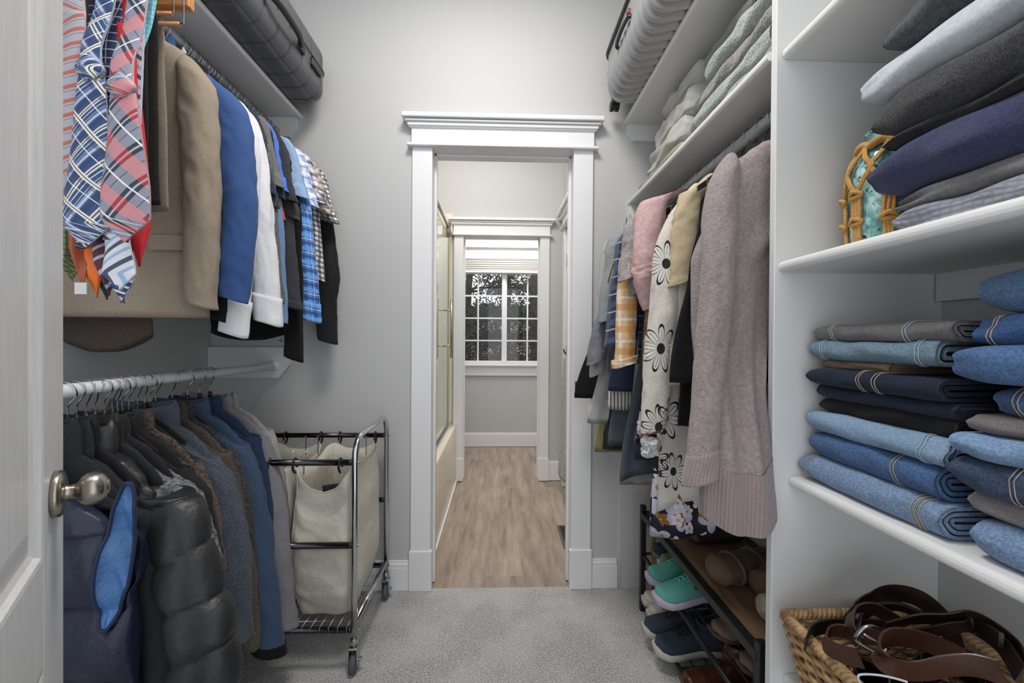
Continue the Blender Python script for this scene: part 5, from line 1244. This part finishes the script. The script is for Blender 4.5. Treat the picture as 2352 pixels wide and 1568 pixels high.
# ------------------------------------------------------------------ folded things: nested U-shaped sheets, fold towards the room
def folded(name, label, cat, mat, x0, y0, y1, z0, h, d, n=2, th=.007, seed=1, group=None, sag=.004, taper=(0, 0), rise=0, skew=0, wob=.006, seams=None, seam_m=None, bulge=0, cup=0, ny=46):
    """x0 = room-side fold, y0 near end, y1 far end, z0 underside, h thickness, d depth into the shelf; taper = pinch at near/far end"""
    o = T(name, label, cat, (x0+d/2, (y0+y1)/2, z0), group)
    def place(xl, zl, q):
        """xl 0..d from the fold, zl -.5..+.5 of thickness"""
        y = lerp(y0, y1, q); e0 = max(0, 1-q/.16)**2; e1 = max(0, 1-(1-q)/.16)**2
        hs = 1-taper[0]*e0-taper[1]*e1
        hh = h*hs*(1+.10*N3(q*4, xl*8, seed, 1)+bulge*math.sin(pi*q))
        xs = xl+skew*(q-.5)+wob*N3(q*5, zl*2, seed, 4)+.02*e1*taper[1]+.02*e0*taper[0]
        zz = z0+h*.5*(1)+zl*hh+rise*(q-.5)*2*0+cup*(q-.5)**2*4*h
        zz += sag*N3(q*4.5, xl*5, seed, 8)*(1 if zl > 0 else .35)
        zz = max(zz, z0+.0005)
        return (x0+xs, y+.006*N3(xl*10, zl*3, seed, 3)*(1 if q in (0, 1) else 1), zz)
    m = MB(); m.uv = []
    for j in range(n):
        ins = j*(h/2/n); r = h/2-ins; 
        tth = min(th, r*.9)
        def prof(rr):
            P = [(d-.004*j, -rr)]
            for i in range(1, 5): P.append((lerp(d, h/2, i/4), -rr))
            for i in range(1, 10): a = -pi/2-pi*i/10; P.append((h/2+rr*math.cos(a)*(1.0), rr*math.sin(a)))
            for i in range(0, 5): P.append((lerp(h/2, d, i/4), rr))
            return P
        A = prof(r); B = prof(max(.0004, r-tth)); ring = A+B[::-1]; nA = len(A)
        rings = [[place(px_, pz_/h, i/ny) for px_, pz_ in ring] for i in range(ny+1)]
        V, Fc, uv = loft(rings, False, False)
        nv = len(ring)
        for i0, flip in ((0, 1), (ny*nv, 0)):
            for i in range(nA-1):
                q = (i0+i, i0+i+1, i0+nv-2-i, i0+nv-1-i); Fc.append(q if flip else q[::-1])
        b = len(m.v); m.v += V; m.f += [tuple(i+b for i in q) for q in Fc]; m.uv += uv
    M('folded_cloth', m.v, m.f, mat, o, uv=m.uv)
    for q in (seams or []):
        P = []
        for i in range(24):
            a = -pi/2-pi*i/23 if False else None
        pr_ = [(lerp(d*.8, h/2, i/6), h/2) for i in range(7)]+[(h/2+h/2*math.cos(pi/2+pi*i/10), h/2*math.sin(pi/2+pi*i/10)) for i in range(1, 11)]
        for off in (0, .006):
            P = [Vector(place(a, b/h, min(1, max(0, q+off/(y1-y0)))))+Vector((-.0006, 0, .0012*(1 if b > 0 else -1))) for a, b in pr_]
            MB().add(tube(P, .0008, 5)).build('seam', seam_m or STITCH, o)
    return o
STITCH = plain('stitching', (.62, .58, .52), .8)
STB = plain('stitching_pale', (.62, .68, .74), .8)
def denim(c, c2, wr=.7): return cloth(c, c2, hs=260, scale=700, bump=.5, rough=.85, wr=wr, wrs=10, dist=.0015)
# jeans, far stack (bottom first)
ZJ = .8685
J = [
 ('light blue stonewashed jeans at the bottom of the far stack', denim('5d7fa8', '7f9fc2'), .055, .665, .60, .893, 3, [.1, .13, .92], .0),
 ('mid blue jeans with rolled end, second from the bottom of the far stack', denim('2f5688', '456fa3'), .055, .672, .615, .88, 3, [.25], .01),
 ('faded light blue jeans with a smooth surface, third in the far stack', denim('6d93b8', '84a7c8', .9), .045, .672, .60, .885, 2, [.12], .008),
 ('black jeans in the middle of the far stack', denim('121214', '1b1b1e'), .030, .69, .60, .87, 2, None, .0),
 ('dark indigo jeans above the black pair', denim('17243b', '20304a'), .028, .685, .60, .875, 2, None, .0),
 ('darkest navy jeans with belt loops in the far stack', denim('141f33', '1c2a42'), .036, .668, .61, .885, 2, [.5, .38], .004),
 ('tan trousers peeking out above the navy jeans', cloth('9a7d66', 'a88b73'), .020, .70, .72, .88, 2, None, 0),
 ('light teal jeans second from the top of the far stack', denim('5a7d93', '7496a8'), .040, .675, .62, .886, 2, [.1, .85], .0),
 ('faded grey jeans on top of the far stack', denim('6b6a6b', '7e7c7c'), .034, .68, .60, .88, 2, [.25, .8], 0)]
z = ZJ
for i, (lab, mt, h, x0, y0, y1, n, sm, tp) in enumerate(J):
    folded('folded_trousers' if 'trousers' in lab else 'folded_jeans', lab, 'trousers' if 'trousers' in lab else 'jeans', mt, x0, y0, y1, z, h, .27, n, seed=i+3, taper=(.05, .22), seams=sm, seam_m=STB if i in (2, 7, 8) else STITCH, sag=.003, group=None)
    z += h-.001
# near stack
K = [
 ('light blue jeans at the bottom of the near stack', denim('5578a4', '7a9bc0'), .055, .665, .30, .565, 3, None),
 ('crumpled grey twill trousers low in the near stack', cloth('817b7c', '918b8b'), .034, .685, .30, .58, 2, None),
 ('dark blue jeans with side seam, third in the near stack', denim('2b3d58', '3f5474'), .052, .660, .30, .59, 2, [.72]),
 ('pale blue jeans above the dark pair in the near stack', denim('5f88b6', '7fa4ca'), .036, .658, .30, .585, 2, None),
 ('grey brown trousers slumped in the near stack', cloth('6a6365', '7a7375'), .028, .675, .30, .575, 2, None),
 ('mid blue jeans with pale stitching, mid height of the near stack', denim('2f5583', '44699a'), .045, .680, .30, .55, 2, [.86]),
 ('blue jeans with washed fold, third from the top of the near stack', denim('335a8d', '4a74a8'), .052, .655, .30, .585, 2, None),
 ('deep blue jeans second from the top of the near stack', denim('204a80', '2f5c94'), .046, .672, .30, .57, 2, [.9]),
 ('blue jeans with chain stitched seam on top of the near stack', denim('3a5f88', '5078a0'), .062, .672, .30, .56, 2, [.75])]
z = ZJ
for i, (lab, mt, h, x0, y0, y1, n, sm) in enumerate(K):
    folded('folded_trousers' if 'trousers' in lab else 'folded_jeans', lab, 'trousers' if 'trousers' in lab else 'jeans', mt, x0, y0, y1, z, h, .27, n, seed=i+23, taper=(.0, .22), seams=sm, sag=.004, wob=.012)
    z += h-.001
# sweaters
def knitm(c, c2, wr=.5, hs=160, sc=320, b=.7): return cloth(c, c2, hs=hs, scale=sc, bump=b, wr=wr, wrs=9, dist=.0025, sheen=.12)
ZS = 1.3465
KC = NT('cable_knit'); _v = KC.coord('UV', scale=(110, 70, 1)); _w = KC.node('ShaderNodeTexVoronoi'); KC.link(_v, _w.inputs['Vector']); _w.inputs['Scale'].default_value = 1; _w.inputs['Randomness'].default_value = .15
KC.bump(KC.math('SUBTRACT', 1.0, _w.outputs[0]), 1.0, .004); KC = KC.fin(KC.mix(_w.outputs[0], lin('8b8f9a'), lin('5f636e')), .95, 0, .1, .3)
SW = [
 ('grey cable knit sweater at the bottom of the sweater stack', KC, .045, .665, .25, .690, .0, (0, .6), 2),
 ('soft grey fleece folded between the cable knit and the navy sweater', knitm('6f6d70', '7d7b7e'), .030, .675, .25, .700, 0, (0, .5), 2),
 ('navy blue fleece with a pointed fold near the jar', knitm('272f55', '323b66'), .082, .655, .25, .735, .0, (0, .55), 2),
 ('thin black sweater pressed over the navy one', knitm('16161a', '1f1f24'), .022, .665, .25, .705, 0, (0, .6), 2),
 ('charcoal heather sweater with a drooping corner', knitm('2d2d30', '4b4b4e', hs=300), .070, .650, .25, .722, .0, (0, .55), 2),
 ('pale ice blue sweater draped over the stack', knitm('adb6bf', 'bcc5cd', sc=900, b=.2), .070, .645, .25, .742, .0, (0, .5), 2),
 ('dark teal grey towel-like sweater on top of the stack', knitm('3a4145', '4f575b'), .085, .650, .25, .700, .0, (0, .5), 2)]
z = ZS
for i, (lab, mt, h, x0, y0, y1, sk, tp, n) in enumerate(SW):
    folded('folded_sweater', lab, 'sweater', mt, x0, y0, y1, z, h, .30, n, th=.016, seed=i+43, taper=tp, sag=.007, wob=.02, skew=sk)
    z += h-.002

# ------------------------------------------------------------------ jar in macrame
jc = Vector((.775, .80, 1.3465))
jr = T('glazed_jar', 'teal speckled ceramic jar at the far end of the sweater shelf', 'jar', jc)
t = NT('teal_glaze'); v = t.coord(); n1 = t.noise(v, 26, 4, .7); n2 = t.noise(v, 120, 2)
c = t.ramp(n1, [(.35, lin('2d5a5c')), (.5, lin('6fa8a6')), (.62, lin('b9dcd6'))]); c = t.mix(t.maprange(n2, .62, .66), c, lin('33424f'))
GLZ = t.fin(c, .12)
jprof = [(.0, 0), (.052, 0), (.058, .004), (.061, .03), (.063, .08), (.0635, .13), (.060, .165), (.052, .19), (.042, .207), (.036, .218), (.036, .236), (.040, .242), (.037, .243), (.033, .236), (.033, .215)]
M('body', *lathe(jprof, jc, 48), GLZ, jr)
mc = T('macrame_sleeve', 'golden tan knotted macrame cord cover around the teal jar', 'macrame cover', jc+Vector((0, 0, .001)))
CORD = NT('cord'); _v = CORD.coord(); CORD.bump(CORD.noise(_v, 420, 2), .9, .003); CORD = CORD.fin(CORD.mix(CORD.noise(_v, 60, 2), lin('b07f3e'), lin('d3a563')), .85)
def jR(z): 
    pts = [(p[1], p[0]) for p in jprof[1:12]]; return interp([(a, b) for a, b in pts], z)[0]
def cordpt(a, z, off=.006): r = jR(z)+off; return jc+Vector((r*math.cos(a), r*math.sin(a), z))
NC = 8
for i in range(NC):
    a = 2*pi*i/NC; da = 2*pi/NC
    m = MB()
    for st in (-.11, 0, .11):
        m.add(tube([cordpt(a+st*.8+.02*math.sin(zz*80+st*9), zz, .005) for zz in [.002+.010*k for k in range(12)]], .0040, 7))
    m.build('fringe', CORD, mc)
    for zk in (.062, .115):
        MB().add(tube(smoothpath([cordpt(a-.19, zk-.006, .007), cordpt(a, zk+.003, .014), cordpt(a+.19, zk-.004, .007), cordpt(a, zk-.008, .010)], 4, True), .0042, 7, closed=True)).build('knot', CORD, mc)
    m = MB()
    for sg2 in (-1, 1):
        for o2 in (-.03, .03):
            m.add(tube(smoothpath([cordpt(a+o2, .115), cordpt(a+sg2*da*.25+o2, .135, .007), cordpt(a+sg2*da*.5+o2, .158, .009), cordpt(a+sg2*da*.5+o2, .165, .008), cordpt(a+sg2*da*.25+o2, .182, .009), cordpt(a+o2, .205, .009)], 5), .0033, 6))
    m.build('diamond_cord', CORD, mc)
P = []
for k in range(60): a = 2*pi*k/60; P.append(cordpt(a, .210+.003*math.sin(a*9), .008+.003*math.sin(a*9+1)))
MB().add(tube(P, .0085, 8, closed=True)).build('neck_cord', CORD, mc)

# ------------------------------------------------------------------ towels and linens on the right shelf
ZT3 = 1.826
fz = dict(hs=110, scale=170, bump=1.0, dist=.006, sheen=.5)
TW = [
 ('pale grey fluffy towel at the bottom of the towel stack', cloth('8f8d8d', 'a9a7a7', **fz), .028, .625, .94, 1.30),
 ('sage green fluffy towel low in the towel stack', cloth('8b9b93', 'a6b5ac', **fz), .055, .620, .94, 1.335),
 ('mottled grey fluffy towel in the middle of the towel stack', cloth('6d686a', '8d888a', **fz), .055, .626, .94, 1.31),
 ('sage green fluffy towel highest in the stack', cloth('8b9b93', 'a6b5ac', **fz), .065, .622, .94, 1.27)]
z = ZT3
for i, (lab, mt, h, x0, y0, y1) in enumerate(TW):
    folded('towel', lab, 'towel', mt, x0, y0, y1, z, h, .33, 2, th=.018, seed=i+63, taper=(0, .35), sag=.006, wob=.012); z += h-.002
for i, (zz, hh, yy0, yy1, lab) in enumerate(((z, .03, 1.06, 1.30, 'thin grey folded fabric lying on the green towel, lower one'), (z+.03, .045, 1.07, 1.33, 'grey folded throw with looped end, on top of the towels'))):
    folded('folded_throw', lab, 'blanket', cloth('858484', '969595'), .66, yy0, yy1, zz, hh, .28, 2, th=.006, seed=80+i, taper=(0, .1))
SHT = cloth('b4b4ab', 'c0c0b8', hs=500, rough=.85, wr=.9, wrs=10)
def pile(name, label, cat, c, size, mat, seed, amp=.02, r=.03, fr=12, group=None):
    o = T(name, label, cat, (c[0], c[1], c[2]-size[2]/2), group)
    def dsp(p, n):
        f = math.sin((p.z*fr*3+p.x*fr+N3(p.x*5, p.y*6, p.z*5, seed)*5+p.y*fr*.5))
        d = amp*(.6*N3(p.x*6, p.y*6, p.z*7, seed)+.35*f*.5)+amp*.35*(1-abs(N3(p.x*14, p.y*9, p.z*16, seed+3))*3)
        v_ = n*d
        if n.z < -.5: v_ = Vector((v_.x, v_.y, 0))
        return v_
    V, Fc = rbox(c, size, r, (34, 44, 26), dsp); zb = c[2]-size[2]/2
    V = [Vector((p[0], p[1], max(p[2], zb))) for p in V]
    M('folded_cloth', V, Fc, mat, o); return o
pile('bed_sheet', 'beige sheet spread under the linen pile at the back end of the shelf', 'bed linen', (.79, 1.62, 1.843), (.345, .42, .034), cloth('a69783', 'b2a38f', wr=.9), 3, .008, .016)
pile('bed_sheet', 'white green bed sheet bundled low in the linen pile', 'bed linen', (.80, 1.59, 1.907), (.340, .38, .094), SHT, 5, .030, .04)
pile('bed_sheet', 'crumpled pale sheet in the middle of the linen pile', 'bed linen', (.805, 1.57, 2.000), (.315, .36, .105), SHT, 7, .032, .04)
pile('bed_sheet', 'crumpled off-white sheet on top of the linen pile', 'bed linen', (.81, 1.54, 2.095), (.29, .30, .095), cloth('b6b6b1', 'c2c2bd', wr=.9, wrs=10), 9, .028, .04)
for i, (lab, mt, h, zz) in enumerate((('beige cloth strip between linens and towels', cloth('a08e79', 'ad9b86'), .03, ZT3), ('dark sage pillowcase between linens and towels', cloth('6f7268', '7c7f75'), .07, ZT3+.03), ('olive green folded cloth standing behind the towels', cloth('767e6c', '838b79'), .07, ZT3+.10))):
    folded('pillowcase', lab, 'bed linen', mt, .64+.01*i, 1.34, 1.40, zz, h, .3, 3, th=.006, seed=90+i, taper=(.1, .1))
# ------------------------------------------------------------------ belt basket on the low shelf
ZBk = .4255
bk_ = T('wicker_basket', 'tan woven wicker basket on the low shelf', 'basket', (.775, .66, ZBk))
WCK = NT('wicker'); _v = WCK.coord(); WCK.bump(WCK.noise(_v, 240, 3), .6, .002); WCK = WCK.fin(WCK.mix(WCK.maprange(WCK.noise(_v, 30, 4), .35, .65), lin('8a6a44'), lin('c4a274')), .7)
bx0, bx1, by0, by1, bh = .612, .93, .46, .862, .155
def rr_pt(u, ins, rc=.03):
    """point at parameter u (0..1) round the rectangle"""
    x0, x1, y0, y1 = bx0+ins, bx1-ins, by0+ins, by1-ins; w_, d_ = x1-x0, y1-y0; per = 2*(w_+d_); s_ = u*per
    if s_ < w_: p = (x0+s_, y0); nrm = (0, -1)
    elif s_ < w_+d_: p = (x1, y0+s_-w_); nrm = (1, 0)
    elif s_ < 2*w_+d_: p = (x1-(s_-w_-d_), y1); nrm = (0, 1)
    else: p = (x0, y1-(s_-2*w_-d_)); nrm = (-1, 0)
    return p, nrm
m = MB(); NS = 52
for row in range(15):
    z = ZBk+.005+bh*row/15; ins = .030*(1-row/15); P = []
    for i in range(NS*6):
        u = i/(NS*6); (px_, py_), nr_ = rr_pt(u, ins); o_ = .0042*math.sin(u*NS*pi*1.0+row*pi)
        P.append((px_+nr_[0]*o_, py_+nr_[1]*o_, z+.0012*math.sin(u*40+row)))
    m.add(tube(P, .0052, 6, closed=True))
for i in range(NS):
    (a, b), _n = rr_pt(i/NS, .030); (c_, d_), _n2 = rr_pt(i/NS, 0); m.add(tube([(a, b, ZBk), (c_, d_, ZBk+bh)], .003, 5))
m.build('weave', WCK, bk_)
m = MB()
for ph in (0, 2.1, 4.2):
    P = []
    for i in range(420):
        u = i/420; (px_, py_), nr_ = rr_pt(u, 0); a = u*2*pi*46+ph; P.append((px_+nr_[0]*.006*math.cos(a), py_+nr_[1]*.006*math.cos(a), ZBk+bh+.004+.006*math.sin(a)))
    m.add(tube(P, .0058, 6, closed=True))
m.build('braided_rim', WCK, bk_)
MB().add(box(bx0+.03, bx1-.03, by0+.03, by1-.03, ZBk, ZBk+.006)).build('base', WCK, bk_, False)
def belt(label, mat, pts, w_=.034, th=.0035, wd=(0, 0, 1), seed=0, twist=0, closed=False, buckle=None, edge=None):
    o = T('belt', label, 'belt', pts[0]); P = smoothpath(pts, 12, closed); n = len(P); rings = []
    base_w = Vector(wd).normalized()
    for i, p in enumerate(P):
        t_ = (P[(i+1) % n]-P[i-1] if closed or 0 < i < n-1 else (P[1]-P[0] if i == 0 else P[-1]-P[-2])).normalized()
        wv = base_w.copy(); wv = Matrix.Rotation(twist*math.sin(pi*i/n+seed), 3, t_) @ (wv-t_*wv.dot(t_)); wv = wv.normalized(); nv = t_.cross(wv)
        a, b = wv*w_/2, nv*th/2; rings.append([p-a*.94-b, p+a*.94-b, p+a, p+a*.94+b, p-a*.94+b, p-a])
    if closed: rings.append(rings[0])
    V, Fc, uv = loft(rings, not closed, not closed); M('strap', V, Fc, mat, o, uv=uv, smooth=False)
    if buckle is not None:
        c, rx_, rz_, ang = buckle; Rm = Matrix.Rotation(ang, 3, 'Y'); P2 = [Vector(c)+Rm @ Vector((rx_*math.copysign(abs(math.cos(a))**.6, math.cos(a)), .004*math.sin(a*2), rz_*math.copysign(abs(math.sin(a))**.6, math.sin(a)))) for a in [2*pi*k/28 for k in range(28)]]
        b = MB().add(tube(P2, .0032, 8, closed=True)).add(tube([Vector(c)+Rm @ Vector((-rx_*.9, -.004, 0)), Vector(c)+Rm @ Vector((rx_, -.006, 0))], .0022, 6)); b.build('buckle', WIRE, o)
    return o
def lth(c, c2, r=.42): t = NT('leather_'+c); v = t.coord(); t.bump(t.noise(v, 300, 3), .25, .001); return t.fin(t.mix(t.noise(v, 25, 3), lin(c), lin(c2)), r)
L1, L2, L3, L4 = lth('1e110d', '2a1812'), lth('0f0c0a', '181210'), lth('33190f', '44261a'), lth('24140f', '301a14')
def B(px, py, Y): return at(px, py, Y)
belt('wide dark brown leather belt arching highest at the back of the basket', L1, [B(1935, 1425, .80), B(1960, 1400, .83), B(2010, 1375, .82), B(2060, 1362, .80), B(2110, 1374, .78), B(2150, 1405, .76), B(2178, 1440, .74), B(2200, 1500, .72)], .036, wd=(.2, -.3, 1))
belt('black braided belt looped under the highest brown belt', L2, [B(1960, 1470, .80), B(1980, 1420, .80), B(2010, 1397, .79), B(2060, 1392, .77), B(2110, 1410, .75), B(2160, 1430, .73), B(2230, 1430, .66), B(2300, 1470, .6)], .022, th=.006, wd=(.1, -.2, 1), twist=.5)
belt('dark brown belt with steel buckle curling on the left of the basket', L4, [B(2075, 1440, .72), B(2040, 1415, .73), B(2000, 1395, .74), B(1965, 1400, .745), B(1952, 1425, .74), B(1955, 1450, .73), B(1975, 1475, .715)], .030, wd=(.1, -.5, .9), buckle=(B(2005, 1466, .68), .026, .019, .5))
belt('long dark belt running from the buckle to the right edge of the frame', L1, [B(2030, 1440, .70), B(2080, 1425, .70), B(2150, 1418, .68), B(2220, 1417, .66), B(2280, 1445, .63), B(2330, 1490, .60), B(2345, 1540, .57)], .034, wd=(.1, -.5, 1), twist=.3)
belt('reddish brown belt coiled against the left rim', L3, [B(2040, 1465, .70), B(1980, 1460, .73), B(1925, 1447, .75), B(1900, 1455, .745), B(1898, 1480, .72), B(1930, 1500, .69), B(1975, 1512, .66)], .030, wd=(0, -.3, 1))
belt('black belt lying along the far rim inside the basket', L2, [B(1850, 1480, .77), B(1865, 1450, .79), B(1900, 1438, .80), B(1960, 1437, .80), B(2030, 1440, .79)], .034, wd=(0, -.2, 1))
belt('glossy cognac belt in a big loop at the front of the basket', lth('331c11', '43261a', .3), [B(2300, 1545, .55), B(2240, 1528, .57), B(2180, 1528, .585), B(2110, 1540, .60), B(2050, 1532, .61), B(2020, 1500, .62), B(2028, 1470, .63), B(2065, 1462, .64), B(2130, 1475, .64), B(2200, 1505, .63), B(2240, 1525, .61)], .034, wd=(.0, -.15, 1))
belt('dark chocolate belt curve at the right edge behind the cognac loop', L4, [B(2050, 1462, .66), B(2130, 1450, .67), B(2200, 1440, .66), B(2240, 1440, .65), B(2300, 1480, .61), B(2345, 1550, .56)], .028, wd=(.1, -.4, 1))
pile('fabric_pouch', 'black fabric with white drawstring in the front of the basket', 'clothing', (.79, .62, ZBk+.065), (.23, .24, .105), cloth('1c1c20', '26262b', rough=.8, wr=.9), 4, .014, .03)
dsg = T('drawstring', 'white cord lying over the black fabric', 'cord', B(1975, 1550, .60))
MB().add(tube(smoothpath([B(1975, 1568, .60), B(1973, 1550, .602), B(2010, 1549, .60), B(2050, 1556, .59), B(2085, 1566, .58)], 8), .0015, 6)).build('cord', plain('cord_white', (.7, .7, .72), .8), dsg)
bb = T('belt_tangle', 'dark mass of rolled belts filling the bottom of the basket', 'belts', (.78, .70, ZBk+.01)); bb['kind'] = 'stuff'
m = MB()
for i in range(44):
    cx_, cy_ = random.uniform(.68, .88), random.uniform(.53, .80); r_ = random.uniform(.025, .05); zz = random.uniform(ZBk+.03, ZBk+.135)
    P = [(cx_+r_*math.cos(a)*1.2, cy_+r_*math.sin(a), zz+.01*math.sin(a*2+i)) for a in [2*pi*k/20 for k in range(20)]]
    rings = [[(p[0], p[1], p[2]-.014), (p[0], p[1], p[2]+.014), (cx_+(p[0]-cx_)*.93, cy_+(p[1]-cy_)*.93, p[2]+.014), (cx_+(p[0]-cx_)*.93, cy_+(p[1]-cy_)*.93, p[2]-.014)] for p in P]
    V, Fc, _u_ = loft(rings+[rings[0]], False, False); m.add((V, Fc))
m.build('belt_coils', L2, bb, False)

# ------------------------------------------------------------------ outside the window
gr = M('ground', [(-12, 4.7, -.3), (14, 4.7, -.3), (14, 30, -.3), (-12, 30, -.3)], [(0, 1, 2, 3)], cloth('4c4c38', '6b6650', hs=6, scale=30)); gr['kind'] = 'structure'
def tree(label, x, y, h, lean, seed, leafc, tr, nb, nl, group=None, spread=1.2, ls=.045, cat='tree'):
    rnd = random.Random(seed); o = T('tree', label, cat, (x, y, -.3), group)
    m = MB(); tips = []
    P = [Vector((x+lean*q*h+.06*math.sin(q*5+seed), y+.05*math.sin(q*4), -.3+h*q)) for q in [i/10 for i in range(11)]]
    m.add(tube(P, [tr*(1-.75*i/10) for i in range(11)], 10))
    for i in range(nb):
        q = rnd.uniform(.12, .98); b = P[int(q*10)]; a = rnd.uniform(0, 2*pi); Lb = spread*(1-.5*q)*rnd.uniform(.6, 1.1)
        Q = [b+Vector((math.cos(a)*Lb*s_, math.sin(a)*Lb*s_, Lb*(.35*s_-.25*s_*s_)+.04*rnd.uniform(-1, 1))) for s_ in (0, .25, .5, .75, 1)]
        m.add(tube(Q, [tr*.28, tr*.22, tr*.16, tr*.1, tr*.05], 6)); tips += [(Q[j], Q[j+1]) for j in range(1, 4)]
    m.build('trunk', cloth('3b322c', '554a41', hs=30, scale=60, bump=.9, dist=.02), o)
    V = []; Fc = []
    for i in range(nl):
        a, b = rnd.choice(tips); c = a.lerp(b, rnd.random())+Vector([rnd.gauss(0, .10) for _ in range(3)]); c.z -= abs(rnd.gauss(0, .09))
        d = Vector([rnd.gauss(0, 1), rnd.gauss(0, 1), rnd.gauss(-.6, .7)]).normalized(); e = d.orthogonal().normalized()*ls*.38; d = d*ls*rnd.uniform(.7, 1.5)
        k = len(V); V += [c-d, c-e, c+d, c+e]; Fc.append((k, k+1, k+2, k+3))
    M('foliage', V, Fc, leafc, o, smooth=False); return o
lf = cloth('1f2b1e', '3a4a2c', hs=8, scale=40); lf2 = cloth('26332e', '43554b', hs=8, scale=40); lf3 = cloth('332a24', '54403a', hs=8, scale=40)
tree('dark green conifer seen through the left window panes', -.55, 7.3, 4.6, .02, 3, lf2, .10, 110, 9000, spread=1.25, ls=.05)
tree('dense evergreen behind the centre of the window', .15, 8.6, 5.0, -.01, 5, lf, .11, 90, 8000, spread=1.25, ls=.05)
tree('thick-trunked tree right of the window mullion', .62, 6.9, 4.6, .015, 8, lf, .14, 60, 2600, spread=1.0, ls=.045)
tree('bare branched tree at the right side of the window', 1.25, 8.0, 4.4, -.05, 11, lf3, .07, 60, 1200, spread=1.2, ls=.04)
tree('low reddish brown shrub at the bottom of the window view', .1, 6.4, 1.5, .05, 13, lf3, .03, 60, 3600, spread=.9, ls=.035, cat='shrub')
fn = T('neighbour_house', 'pale pinkish neighbouring house wall far behind the trees', 'house', (0, 16, -.3))
MB().add(box(-6, 7, 16, 18, -.3, 1.75)).build('wall', paint('house_wall', (.78, .68, .66), .8), fn, False)
V = [(-6.3, 15.7, 1.75), (7.3, 15.7, 1.75), (7.3, 18.3, 1.75), (-6.3, 18.3, 1.75), (-4.5, 17, 2.5), (5.5, 17, 2.5)]
M('roof', V, [(0, 1, 5, 4), (1, 2, 5), (2, 3, 4, 5), (3, 0, 4), (0, 3, 2, 1)], paint('roof_grey', (.45, .38, .38), .9), fn, smooth=False)
